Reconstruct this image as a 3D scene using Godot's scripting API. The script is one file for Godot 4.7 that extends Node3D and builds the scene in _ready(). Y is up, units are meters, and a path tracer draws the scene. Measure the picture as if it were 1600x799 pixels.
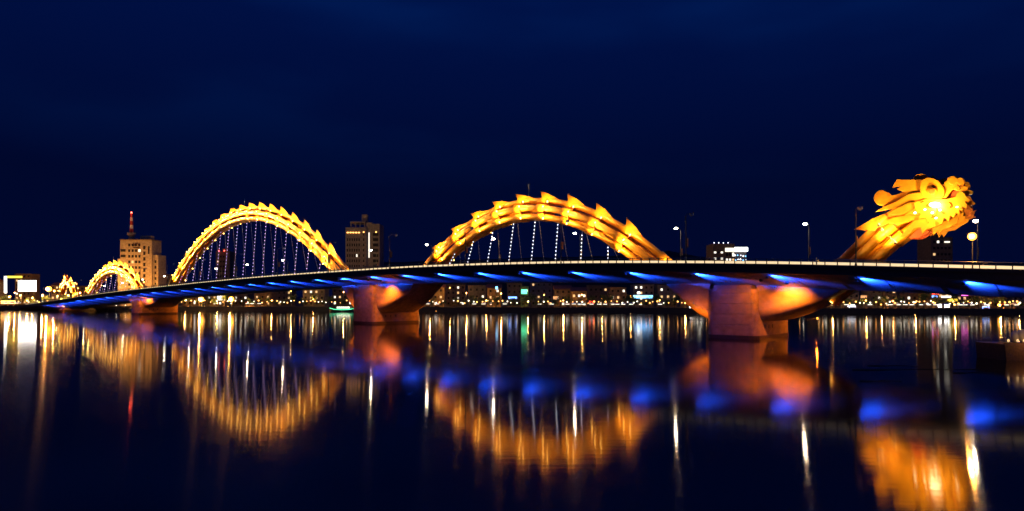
extends Node3D
# River bridge with a dragon-shaped steel arch at night. Camera at the origin, looking along -Z; s runs along the bridge, o across it.

class MB:
	var v := PackedVector3Array()
	var n := PackedVector3Array()
	func trin(a: Vector3, b: Vector3, c: Vector3, na: Vector3, nb: Vector3, nc: Vector3) -> void:
		var g := (c - a).cross(b - a)
		if g.length_squared() < 1e-14:
			return
		if g.dot(na + nb + nc) < 0.0:
			v.append_array([a, c, b]); n.append_array([na, nc, nb])
		else:
			v.append_array([a, b, c]); n.append_array([na, nb, nc])
	func tri(a: Vector3, b: Vector3, c: Vector3, out := Vector3.ZERO) -> void:
		var g := (c - a).cross(b - a)
		if g.length_squared() < 1e-14:
			return
		g = g.normalized()
		if out != Vector3.ZERO and g.dot(out) < 0.0:
			g = -g
		trin(a, b, c, g, g, g)
	func quad(a: Vector3, b: Vector3, c: Vector3, d: Vector3, out := Vector3.ZERO) -> void:
		tri(a, b, c, out); tri(a, c, d, out)
	func box(t: Transform3D, size: Vector3) -> void:
		var h := size / 2.0
		for ax in 3:
			for sg in [-1.0, 1.0]:
				var nn := Vector3.ZERO; nn[ax] = sg
				var u := Vector3.ZERO; u[(ax + 1) % 3] = 1.0
				var w := Vector3.ZERO; w[(ax + 2) % 3] = 1.0
				var c := nn * h
				var p := [c - u * h - w * h, c + u * h - w * h, c + u * h + w * h, c - u * h + w * h]
				quad(t * p[0], t * p[1], t * p[2], t * p[3], t.basis * nn)
	func bx(c: Vector3, size: Vector3, turn := 0.0) -> void:
		box(Transform3D(Basis(Vector3.UP, turn), c), size)
	# tube along points, radii per point, caps
	func tube(pts: Array, rad: Array, seg := 10, cap := true) -> void:
		var k := pts.size()
		var up := Vector3.UP
		var prev := []
		var prevn := []
		for i in k:
			var t: Vector3 = (pts[mini(i + 1, k - 1)] - pts[maxi(i - 1, 0)])
			if t.length() < 1e-6:
				t = pts[k - 1] - pts[0]
			t = t.normalized()
			if absf(t.dot(up)) > 0.95:
				up = Vector3(0.3, 0.1, 0.9).normalized()
			var a := up.cross(t).normalized()
			var b := t.cross(a).normalized()
			up = b
			var ring := []
			var rn := []
			for j in seg:
				var an := TAU * j / seg
				var dn := a * cos(an) + b * sin(an)
				ring.append(pts[i] + dn * rad[i]); rn.append(dn)
			if i > 0:
				for j in seg:
					var q := (j + 1) % seg
					if pts[i].distance_to(pts[i - 1]) < 1e-4 or absf(rad[i] - rad[i - 1]) > 2.0 * pts[i].distance_to(pts[i - 1]):
						quad(prev[j], prev[q], ring[q], ring[j], t * (1.0 if rad[i] < rad[i - 1] else -1.0))
					else:
						trin(prev[j], prev[q], ring[q], prevn[j], prevn[q], rn[q])
						trin(prev[j], ring[q], ring[j], prevn[j], rn[q], rn[j])
			if cap and (i == 0 or i == k - 1):
				for j in seg:
					tri(pts[i], ring[j], ring[(j + 1) % seg], t * (-1.0 if i == 0 else 1.0))
			prev = ring; prevn = rn
	func ball(c: Vector3, r: Vector3, rows := 6, cols := 10) -> void:
		for i in rows:
			for j in cols:
				var p := []
				for q in [[i, j], [i + 1, j], [i + 1, j + 1], [i, j + 1]]:
					var th = PI * q[0] / rows
					var ph = TAU * q[1] / cols
					p.append(Vector3(sin(th) * cos(ph), cos(th), sin(th) * sin(ph)))
				trin(c + p[0] * r, c + p[1] * r, c + p[2] * r, p[0], p[1], p[2])
				trin(c + p[0] * r, c + p[2] * r, c + p[3] * r, p[0], p[2], p[3])
	# flat plate: outline points (already in space), thickness vector, chamfer e
	func plate(pts: Array, thick: Vector3, e := 0.0) -> void:
		var k := pts.size()
		var nn := thick.normalized()
		var a := (Vector3(0, 1, 0) - nn * nn.y).normalized()
		var b := nn.cross(a)
		var flat := PackedVector2Array()
		for p in pts:
			flat.append(Vector2(p.dot(a), p.dot(b)))
		var area := 0.0
		for i in k:
			area += flat[i].cross(flat[(i + 1) % k])
		var ins := []
		for i in k:
			var d0 := (flat[i] - flat[(i + k - 1) % k]).normalized()
			var d1 := (flat[(i + 1) % k] - flat[i]).normalized()
			var m := (Vector2(-d0.y, d0.x) + Vector2(-d1.y, d1.x))
			m = m.normalized() * signf(area) * e
			ins.append(pts[i] + a * m.x + b * m.y)
		var idx := Geometry2D.triangulate_polygon(flat)
		for sg in [-1.0, 1.0]:
			var hh: Vector3 = thick * 0.5 * sg
			for i in range(0, idx.size(), 3):
				tri(ins[idx[i]] + hh, ins[idx[i + 1]] + hh, ins[idx[i + 2]] + hh, hh)
			if e > 0.0:
				var low: Vector3 = hh - nn * sg * minf(e, thick.length() * 0.4)
				for i in k:
					var q := (i + 1) % k
					var o = (pts[i] - ins[i]).normalized() + nn * sg
					quad(ins[i] + hh, ins[q] + hh, pts[q] + low, pts[i] + low, o)
		var cut := thick * 0.5 - nn * (minf(e, thick.length() * 0.4) if e > 0.0 else 0.0)
		for i in k:
			var q := (i + 1) % k
			var dd: Vector2 = flat[q] - flat[i]
			var o2 := Vector2(dd.y, -dd.x) * signf(area)
			quad(pts[i] - cut, pts[q] - cut, pts[q] + cut, pts[i] + cut, a * o2.x + b * o2.y)
	func mesh(off := Vector3.ZERO) -> ArrayMesh:
		var arr := []
		arr.resize(Mesh.ARRAY_MAX)
		var w := v.duplicate()
		if off != Vector3.ZERO:
			for i in w.size():
				w[i] -= off
		arr[Mesh.ARRAY_VERTEX] = w
		arr[Mesh.ARRAY_NORMAL] = n
		var m := ArrayMesh.new()
		m.add_surface_from_arrays(Mesh.PRIMITIVE_TRIANGLES, arr)
		return m

const FL := 1067.0
const HY := 466.0
const CH := 8.6
var M := {}
var used := {}
var rng := RandomNumberGenerator.new()

# ---------- places ----------
func ax(s: float, o: float, h: float) -> Vector3:
	return Vector3(52.4 - 0.748 * s + 0.664 * o, h, -(151.0 + 0.664 * s + 0.748 * o))
const DS := Vector3(-0.748, 0, -0.664)   # towards the tail
const DO := Vector3(0.664, 0, -0.748)    # across, away from the viewer's side
func on_plane(px: float, py: float, o: float) -> Vector3:   # returns (s, h, o)
	var r := (px - 800.0) / FL
	var s := (52.4 + 0.664 * o - r * (151.0 + 0.748 * o)) / (0.748 + 0.664 * r)
	var z := 151.0 + 0.664 * s + 0.748 * o
	return Vector3(s, CH + (HY - py) * z / FL, o)
func at(px: float, py: float, z: float) -> Vector3:
	return Vector3((px - 800.0) * z / FL, CH + (HY - py) * z / FL, -z)
func bank_z(px: float, back: float) -> float:
	return (410.5 + back) / (1.0 + 0.2087 * (px - 800.0) / FL)
func bank(px: float, back: float, h: float) -> Vector3:
	var z := bank_z(px, back)
	return Vector3((px - 800.0) / FL * z, h, -z)
const RAIL := [[-190.0, 5.6], [-130.0, 9.2], [-50.0, 13.9], [-8.0, 16.2], [40.0, 17.9], [88.0, 18.5], [124.0, 18.25], [190.0, 17.2], [260.0, 15.2], [320.0, 13.2], [375.0, 11.0], [440.0, 7.9], [500.0, 5.2], [560.0, 4.2], [640.0, 4.2]]
func rail_h(s: float) -> float:
	for i in range(1, RAIL.size()):
		if s <= RAIL[i][0] or i == RAIL.size() - 1:
			var a: Array = RAIL[maxi(i - 2, 0)]
			var b: Array = RAIL[i - 1]
			var c: Array = RAIL[i]
			var d: Array = RAIL[mini(i + 1, RAIL.size() - 1)]
			var t: float = (s - b[0]) / (c[0] - b[0])
			var m0: float = (c[1] - a[1]) / (c[0] - a[0]) * (c[0] - b[0])
			var m1: float = (d[1] - b[1]) / (d[0] - b[0]) * (c[0] - b[0])
			var t2 := t * t
			var t3 := t2 * t
			return (2 * t3 - 3 * t2 + 1) * b[1] + (t3 - 2 * t2 + t) * m0 + (-2 * t3 + 3 * t2) * c[1] + (t3 - t2) * m1
	return 4.0
func deck(s: float) -> float:
	return rail_h(s) - 1.2

# ---------- nodes ----------
func numbered(called: String) -> String:
	used[called] = used.get(called, 0) + 1
	return called if used[called] == 1 else "%s_%03d" % [called, used[called] - 1]
func tag(o: Node, label: String, category: String, group := "") -> void:
	o.set_meta("label", label)
	o.set_meta("category", category)
	if group:
		o.set_meta("group", group)
func thing(called: String, label: String, category: String, where := Vector3.ZERO, group := "", turn := 0.0) -> Node3D:
	var o := Node3D.new()
	o.name = numbered(called)
	add_child(o)
	o.position = where
	o.rotation.y = turn
	tag(o, label, category, group)
	return o
func part(parent: Node3D, called: String, mb: MB, mat: Material, local := false) -> MeshInstance3D:
	var o := MeshInstance3D.new()
	o.name = called
	o.mesh = mb.mesh(Vector3.ZERO if local else parent.position + (parent.get_parent().position if parent.get_parent() != self and parent.get_parent() is Node3D and parent != self else Vector3.ZERO))
	o.material_override = null
	o.mesh.surface_set_material(0, mat)
	parent.add_child(o, true)
	return o
func shared(parent: Node3D, called: String, mesh: Mesh, mat: Material, t: Transform3D) -> MeshInstance3D:
	var o := MeshInstance3D.new()
	o.name = called
	o.mesh = mesh
	o.set_surface_override_material(0, mat)
	o.transform = t
	parent.add_child(o, true)
	return o
func structure(called: String, mb: MB, mat: Material) -> MeshInstance3D:
	var o := MeshInstance3D.new()
	o.name = called
	o.mesh = mb.mesh()
	o.mesh.surface_set_material(0, mat)
	add_child(o, true)
	o.set_meta("kind", "structure")
	return o
func copy(o: Node3D, where: Vector3, turn: float, label := "", group := "") -> Node3D:
	var c: Node3D = o.duplicate()
	c.name = numbered(String(o.name).trim_suffix("_001"))
	add_child(c)
	c.position = where
	c.rotation.y = turn
	if label:
		c.set_meta("label", label)
	if group:
		c.set_meta("group", group)
	return c
func omni(parent: Node3D, where: Vector3, color: Color, energy: float, size := 0.1) -> void:
	var l := OmniLight3D.new()
	l.name = "light"
	parent.add_child(l, true)
	l.position = where
	l.light_color = color
	l.light_energy = energy
	l.light_size = size
	l.omni_range = 60.0
	l.omni_attenuation = 2.0
	l.shadow_enabled = true
func spot(parent: Node3D, where: Vector3, to: Vector3, color: Color, energy: float, angle: float, soft := 1.0, size := 0.1) -> void:
	var l := SpotLight3D.new()
	l.name = "light"
	parent.add_child(l, true)
	var up := Vector3.UP if absf((to - where).normalized().y) < 0.98 else Vector3.RIGHT
	l.transform = Transform3D(Basis.looking_at((to - where).normalized(), up), where)
	l.light_color = color
	l.light_energy = energy
	l.light_size = size
	l.spot_angle = angle
	l.spot_angle_attenuation = soft
	l.spot_range = 80.0
	l.spot_attenuation = 2.0
	l.shadow_enabled = true

# ---------- materials ----------
func lin(r: float, g: float, b: float) -> Color:
	return Color(r, g, b).linear_to_srgb()
func mat(called: String, c: Color, rough := 0.7, metal := 0.0) -> StandardMaterial3D:
	var m := StandardMaterial3D.new()
	m.resource_name = called
	m.albedo_color = c
	m.roughness = rough
	m.metallic = metal
	M[called] = m
	return m
func glow(called: String, c: Color, e: float) -> StandardMaterial3D:
	var m := mat(called, Color(0.6, 0.6, 0.6), 0.5)
	m.emission_enabled = true
	m.emission = c
	m.emission_energy_multiplier = e
	return m
func noise_image(size: int, freq: float, octaves: int, seed_: int, low: float, high: float, tint := Color.WHITE) -> Image:
	var f := FastNoiseLite.new()
	f.seed = seed_
	f.frequency = freq
	f.fractal_octaves = octaves
	var im := f.get_seamless_image(size, size)
	var out := Image.create_empty(size, size, false, Image.FORMAT_RGB8)
	for y in size:
		for x in size:
			var k := lerpf(low, high, im.get_pixel(x, y).r)
			out.set_pixel(x, y, Color(k * tint.r, k * tint.g, k * tint.b))
	return out
func grain(m: StandardMaterial3D, im: Image, scale: float, bump := 0.0) -> void:
	m.albedo_texture = ImageTexture.create_from_image(im)
	m.uv1_triplanar = true
	m.uv1_world_triplanar = true
	m.uv1_scale = Vector3.ONE * scale
	if bump > 0.0:
		m.heightmap_enabled = true
		m.heightmap_texture = m.albedo_texture
		m.heightmap_scale = bump
func make_materials() -> void:
	var rough := noise_image(256, 0.02, 5, 3, 0.72, 1.0)
	var stained := noise_image(512, 0.012, 6, 21, 0.72, 1.08)
	var water := mat("water", lin(0.0001, 0.0002, 0.0008), 0.06)
	water.metallic_specular = 0.7
	var f := FastNoiseLite.new()
	f.seed = 11
	f.frequency = 0.012
	f.fractal_octaves = 4
	var wi := f.get_seamless_image(512, 512)
	wi.convert(Image.FORMAT_RGBA8)
	wi.bump_map_to_normal_map(2.0)
	water.normal_enabled = true
	water.normal_texture = ImageTexture.create_from_image(wi)
	water.normal_scale = 0.035
	water.anisotropy_enabled = true
	water.anisotropy = -0.85
	water.uv1_triplanar = true
	water.uv1_world_triplanar = true
	water.uv1_scale = Vector3(0.016, 0.05, 0.16)
	grain(mat("concrete", lin(0.25, 0.23, 0.21), 0.85), stained, 0.09, 3.0)
	grain(mat("wet_concrete", lin(0.035, 0.034, 0.034), 0.5), rough, 0.3, 2.0)
	grain(mat("asphalt", lin(0.05, 0.05, 0.055), 0.9), rough, 0.3)
	grain(mat("soffit", lin(0.22, 0.22, 0.23), 0.6), rough, 0.2)
	grain(mat("fascia", lin(0.10, 0.085, 0.075), 0.6), rough, 0.2)
	grain(mat("dragon", lin(0.80, 0.29, 0.010), 0.42), noise_image(256, 0.03, 4, 9, 0.86, 1.0), 0.15)
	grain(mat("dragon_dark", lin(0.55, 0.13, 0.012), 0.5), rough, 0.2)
	mat("dragon_red", lin(0.5, 0.06, 0.01), 0.5)
	grain(mat("ground", lin(0.06, 0.055, 0.045), 0.95), rough, 0.05)
	grain(mat("quay", lin(0.10, 0.095, 0.09), 0.9), rough, 0.2)
	mat("steel", lin(0.25, 0.25, 0.26), 0.45, 0.4)
	mat("dark_steel", lin(0.06, 0.06, 0.065), 0.5, 0.3)
	mat("rail_steel", lin(0.35, 0.34, 0.33), 0.4, 0.5)
	mat("cable", lin(0.4, 0.38, 0.35), 0.5, 0.2)
	grain(mat("cream_wall", lin(0.52, 0.46, 0.36), 0.85), rough, 0.08)
	grain(mat("grey_wall", lin(0.30, 0.28, 0.29), 0.85), rough, 0.08)
	grain(mat("brown_wall", lin(0.24, 0.18, 0.14), 0.85), rough, 0.08)
	grain(mat("ochre_wall", lin(0.42, 0.28, 0.12), 0.85), rough, 0.08)
	grain(mat("pale_wall", lin(0.2, 0.195, 0.19), 0.85), rough, 0.08)
	grain(mat("green_wall", lin(0.12, 0.28, 0.18), 0.85), rough, 0.08)
	mat("roof_tile", lin(0.22, 0.08, 0.05), 0.8)
	mat("window_dark", lin(0.03, 0.03, 0.035), 0.15)
	mat("lettering", lin(0.06, 0.02, 0.02), 0.6)
	mat("red_paint", lin(0.35, 0.03, 0.025), 0.6)
	mat("white_paint", lin(0.7, 0.7, 0.68), 0.6)
	mat("hill", lin(0.02, 0.025, 0.025), 1.0)
	mat("bark", lin(0.07, 0.05, 0.035), 0.9)
	var leaf := mat("leaf", lin(0.05, 0.09, 0.03), 0.7)
	leaf.backlight_enabled = true
	leaf.backlight = lin(0.04, 0.06, 0.02)
	mat("skin", lin(0.4, 0.25, 0.18), 0.6)
	mat("cloth", lin(0.5, 0.48, 0.45), 0.9)
	mat("dark_cloth", lin(0.04, 0.04, 0.06), 0.9)
	mat("blue_cloth", lin(0.05, 0.1, 0.4), 0.8)
	mat("rubber", lin(0.02, 0.02, 0.02), 0.8)
	grain(mat("wood", lin(0.2, 0.09, 0.045), 0.7), rough, 0.4)
	glow("lamp_white", lin(1.0, 0.86, 0.6), 40.0)
	glow("lamp_gold", lin(1.0, 0.5, 0.08), 15.0)
	glow("lamp_head", lin(1.0, 0.8, 0.4), 9.0)
	glow("lamp_orange", lin(1.0, 0.34, 0.03), 7.0)
	glow("lamp_amber", lin(1.0, 0.32, 0.04), 7.0)
	glow("lamp_blue", lin(0.04, 0.2, 1.0), 3.0)
	glow("led_rail", lin(1.0, 0.74, 0.42), 1.05)
	glow("led_cool", lin(0.8, 0.82, 1.0), 3.0)
	glow("led_violet", lin(0.7, 0.45, 1.0), 2.4)
	glow("led_dim", lin(0.9, 0.6, 0.5), 0.14)
	glow("globe_white", lin(1.0, 0.9, 0.68), 3.2)
	glow("globe_warm", lin(1.0, 0.42, 0.1), 4.5)
	glow("tent_light", lin(1.0, 0.93, 0.78), 2.2)
	glow("window_warm", lin(1.0, 0.6, 0.25), 1.1)
	glow("window_white", lin(1.0, 0.92, 0.75), 1.6)
	glow("sign_blue", lin(0.12, 0.3, 1.0), 5.0)
	glow("sign_cyan", lin(0.15, 0.5, 1.0), 4.0)
	glow("sign_white", lin(1.0, 0.98, 0.95), 6.0)
	glow("sign_red", lin(1.0, 0.05, 0.02), 4.0)
	glow("sign_green", lin(0.1, 1.0, 0.45), 2.5)
	glow("sign_yellow", lin(1.0, 0.7, 0.05), 2.5)
	glow("sign_magenta", lin(0.9, 0.1, 0.6), 3.0)
	mat("banner_cloth", lin(0.6, 0.3, 0.14), 0.8)
	glow("lightbox", lin(1.0, 0.46, 0.18), 0.9)
	glow("beacon_red", lin(1.0, 0.08, 0.05), 12.0)

# ---------- the camera, the air, the night light ----------
func make_view() -> void:
	var cam := Camera3D.new()
	cam.name = "camera"
	cam.projection = Camera3D.PROJECTION_FRUSTUM
	cam.near = 0.5
	cam.far = 12000.0
	cam.size = 799.0 / FL * cam.near
	cam.frustum_offset = Vector2(0.0, (HY - 399.5) / FL * cam.near)
	cam.position = Vector3(0, CH, 0)
	add_child(cam)
	cam.current = true
	var sky := ProceduralSkyMaterial.new()
	sky.sky_top_color = lin(0.0, 0.011, 0.115)
	sky.sky_horizon_color = lin(0.0003, 0.0, 0.0)
	sky.sky_curve = 0.44
	sky.ground_bottom_color = lin(0.0002, 0.0004, 0.002)
	sky.ground_horizon_color = lin(0.0006, 0.0009, 0.008)
	var f := FastNoiseLite.new()
	f.seed = 8
	f.frequency = 0.006
	f.fractal_octaves = 5
	var im := Image.create_empty(1024, 512, false, Image.FORMAT_RGBA8)
	for y in 512:
		var el := PI * (0.5 - (y + 0.5) / 512.0)
		for x in 1024:
			var az := TAU * x / 1024.0
			var p := Vector3(cos(az) * cos(el), sin(el) * 5.0, sin(az) * cos(el)) * 160.0
			var k := clampf(f.get_noise_3dv(p) * 2.2 + 0.3, 0.0, 1.0)
			im.set_pixel(x, y, Color(0.02, 0.20, 0.46, k * k * 0.12 * smoothstep(0.1, 0.4, el) if el > 0.0 else 0.0))
	sky.sky_cover = ImageTexture.create_from_image(im)
	var env := Environment.new()
	env.background_mode = Environment.BG_SKY
	env.sky = Sky.new()
	env.sky.sky_material = sky
	env.tonemap_mode = Environment.TONE_MAPPER_LINEAR
	env.tonemap_exposure = 1.0
	env.sdfgi_enabled = true
	env.ssao_enabled = true
	env.ssil_enabled = true
	var we := WorldEnvironment.new()
	we.name = "environment"
	we.environment = env
	add_child(we)
	var sun := DirectionalLight3D.new()
	sun.name = "dusk_light"
	sun.light_color = Color(0.6, 0.7, 1.0)
	sun.light_energy = 0.012
	sun.light_angular_distance = 20.0
	sun.sky_mode = DirectionalLight3D.SKY_MODE_LIGHT_ONLY
	sun.shadow_enabled = true
	sun.rotation_degrees = Vector3(-50, 30, 0)
	add_child(sun)

# ---------- water and land ----------
func make_setting() -> void:
	var w := MeshInstance3D.new()
	w.name = "river_water"
	var pl := PlaneMesh.new()
	pl.size = Vector2(6000, 960)
	w.mesh = pl
	w.material_override = null
	w.set_surface_override_material(0, M.water)
	w.position = Vector3(0, 0, -420)
	w.set_meta("kind", "structure")
	add_child(w)
	# far bank, quay edge line from left to right
	var edge := [Vector3(-3000, 0, -1037), Vector3(-333, 0, -480), Vector3(266, 0, -355), Vector3(600, 0, -285), Vector3(3000, 0, -150)]
	var g := MB.new()
	var q := MB.new()
	var c := MB.new()
	for i in edge.size() - 1:
		var a: Vector3 = edge[i]
		var b: Vector3 = edge[i + 1]
		g.quad(a + Vector3.UP * 2.6, b + Vector3.UP * 2.6, Vector3(b.x * 3, 2.6, -9000), Vector3(a.x * 3, 2.6, -9000), Vector3.UP)
		q.quad(a + Vector3(0, -1, 0), b + Vector3(0, -1, 0), b + Vector3.UP * 2.6, a + Vector3.UP * 2.6, Vector3.BACK)
		var dirn := (b - a).normalized()
		var nn := Vector3(-dirn.z, 0, dirn.x)
		for e in [[0.0, 2.6, 0.0, 3.0], [0.0, 3.0, -0.8, 3.0], [-0.8, 3.0, -0.8, 2.6]]:
			c.quad(a + nn * (e[0] + 0.05) + Vector3.UP * e[1], b + nn * (e[0] + 0.05) + Vector3.UP * e[1], b + nn * (e[2] + 0.05) + Vector3.UP * e[3], a + nn * (e[2] + 0.05) + Vector3.UP * e[3])
	structure("bank_ground", g, M.ground)
	structure("quay_wall", q, M.quay)
	structure("quay_kerb", c, M.quay)
	# low hills far behind the town
	var hm := MB.new()
	var prof := [[560, 411], [700, 407], [800, 404], [880, 402], [960, 400], [1010, 396], [1046, 392], [1075, 398], [1120, 405], [1200, 409], [1300, 411], [1420, 412], [1620, 410], [1800, 414]]
	var f := FastNoiseLite.new()
	f.seed = 2
	f.frequency = 0.05
	var last := Vector3.ZERO
	for i in range(prof.size() - 1):
		for k in 6:
			var t := k / 6.0
			var px := lerpf(prof[i][0], prof[i + 1][0], t)
			var py := lerpf(prof[i][1], prof[i + 1][1], t) + f.get_noise_1d(px) * 2.0
			var p := at(px, py, 3800.0)
			if last != Vector3.ZERO:
				var lf := Vector3(last.x, 0, -3300)
				var pf := Vector3(p.x, 0, -3300)
				hm.quad(lf, pf, p, last, Vector3(0, 0.5, 1))
				hm.quad(last, p, Vector3(p.x, 0, -4800), Vector3(last.x, 0, -4800), Vector3(0, 0.5, -1))
			last = p
	structure("hills", hm, M.hill)

# ---------- the bridge ----------
const PIERS := [[0.0, 5.6, 9.5], [128.0, 6.2, 10.0], [328.0, 6.2, 10.0], [456.0, 5.6, 9.5]]
const BOX := 7.0
const DEPTH := 4.1
func sweep(mb: MB, section: Array, s0: float, s1: float, step: float) -> void:
	var k := ceili((s1 - s0) / step)
	for i in k:
		var a := lerpf(s0, s1, float(i) / k)
		var b := lerpf(s0, s1, float(i + 1) / k)
		var ha := deck(a)
		var hb := deck(b)
		for j in section.size() - 1:
			var p: Array = section[j]
			var r: Array = section[j + 1]
			var out = DO * (r[1] - p[1]) * -1.0 + Vector3.UP * (r[0] - p[0])
			mb.quad(ax(a, p[0], ha + p[1]), ax(b, p[0], hb + p[1]), ax(b, r[0], hb + r[1]), ax(a, r[0], ha + r[1]), out)
func make_bridge() -> void:
	var s0 := -190.0
	var s1 := 520.0
	var br := thing("road_bridge", "long river bridge with dark deck edge, blue-lit underside and concrete piers", "bridge", ax(64, 0, 0))
	var m := MB.new()
	sweep(m, [[-18.4, 0.0], [18.4, 0.0]], s0, s1, 5.0)
	part(br, "roadway", m, M.asphalt)
	m = MB.new()
	sweep(m, [[18.75, -1.5], [BOX, -DEPTH], [-BOX, -DEPTH], [-18.75, -1.5]], s0, s1, 5.0)
	part(br, "girder_soffit", m, M.soffit)
	m = MB.new()
	sweep(m, [[-18.75, -1.5], [-18.75, -0.35], [-18.95, -0.35], [-18.95, 0.16], [-18.4, 0.16], [-18.4, 0.0]], s0, s1, 5.0)
	part(br, "edge_beam", m, M.fascia)
	m = MB.new()
	sweep(m, [[18.4, 0.0], [18.4, 0.16], [18.95, 0.16], [18.95, -0.35], [18.75, -0.35], [18.75, -1.5]], s0, s1, 5.0)
	part(br, "edge_beam", m, M.fascia)
	# median plinth that carries the arches
	m = MB.new()
	sweep(m, [[-3.4, 0.0], [-3.4, 0.45], [3.4, 0.45], [3.4, 0.0]], s0, s1, 5.0)
	part(br, "median", m, M.concrete)
	for o in [-15.2, 15.2]:
		m = MB.new()
		sweep(m, [[o - 0.2, 0.0], [o - 0.15, 0.92], [o + 0.15, 0.92], [o + 0.2, 0.0]], s0, s1, 5.0)
		part(br, "footpath_barrier", m, M.concrete)
	# transverse ribs of the soffit
	for i in range(-24, 66):
		var s := 4.7 - 3.93 + 7.86 * i
		if s < s0 + 2 or s > s1 - 2:
			continue
		m = MB.new()
		var h := deck(s)
		var a := ax(s, -18.6, h - 1.5)
		var b := ax(s, -BOX, h - DEPTH)
		m.quad(a + DS * 0.09 + Vector3.UP * 0.05, b + DS * 0.09 + Vector3.UP * 0.05, b + DS * 0.09 + Vector3.DOWN * 0.05, a + DS * 0.09 + Vector3.DOWN * 0.05, DS)
		m.quad(a - DS * 0.09 + Vector3.UP * 0.05, b - DS * 0.09 + Vector3.UP * 0.05, b - DS * 0.09 + Vector3.DOWN * 0.05, a - DS * 0.09 + Vector3.DOWN * 0.05, -DS)
		m.quad(a + DS * 0.09 + Vector3.DOWN * 0.05, b + DS * 0.09 + Vector3.DOWN * 0.05, b - DS * 0.09 + Vector3.DOWN * 0.05, a - DS * 0.09 + Vector3.DOWN * 0.05, Vector3.DOWN)
		part(br, "soffit_rib", m, M.soffit)
	for p in PIERS:
		make_pier(br, p[0], p[1], p[2])
	# blue floodlights under the edge, one about every 16 m
	for i in range(-8, 30):
		var s := 4.7 + 15.72 * i
		if s > 476:
			continue
		var h := deck(s)
		var lp := ax(s, -17.9, h - 2.45)
		var fl := MeshInstance3D.new()
		m = MB.new()
		m.box(Transform3D(Basis(DS, Vector3.UP, DO), lp - DO * 0.12 + Vector3.UP * 0.1), Vector3(0.5, 0.34, 0.3))
		m.box(Transform3D(Basis(DS, Vector3.UP, DO), lp - DO * 0.12 + Vector3.UP * 0.55), Vector3(0.08, 0.9, 0.08))
		fl = part(br, "soffit_floodlight", m, M.dark_steel)
		m = MB.new()
		m.box(Transform3D(Basis(DS, Vector3.UP, DO), lp + DO * 0.06 + Vector3.UP * 0.1), Vector3(0.42, 0.26, 0.03))
		part(fl, "lens_light", m, M.lamp_blue)
		m = MB.new()
		m.box(Transform3D(Basis(DS, Vector3.UP, DO), lp + DO * 0.68 + Vector3.DOWN * 0.06), Vector3(1.7, 0.03, 1.0))
		part(fl, "visor", m, M.dark_steel)
		var to := ax(s - 4.2, -11.4, deck(s - 4.2) - 2.75)
		spot(br, lp + DO * 0.2 + Vector3.UP * 0.1 - br.position, to - br.position, lin(0.01, 0.075, 1.0), 3600.0 * lerpf(1.0, 0.38, clampf((s - 90.0) / 130.0, 0.0, 1.0)), 35.0, 1.0, 0.06)
func rounded_rect(a: float, b: float, r: float, k := 5) -> Array:
	var out := []
	for c in [[a - r, b - r, 0], [-a + r, b - r, 1], [-a + r, -b + r, 2], [a - r, -b + r, 3]]:
		for i in k + 1:
			var t: float = PI / 2 * (c[2] + float(i) / k)
			out.append(Vector2(c[0] + cos(t) * r, c[1] + sin(t) * r))
	return out
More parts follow.
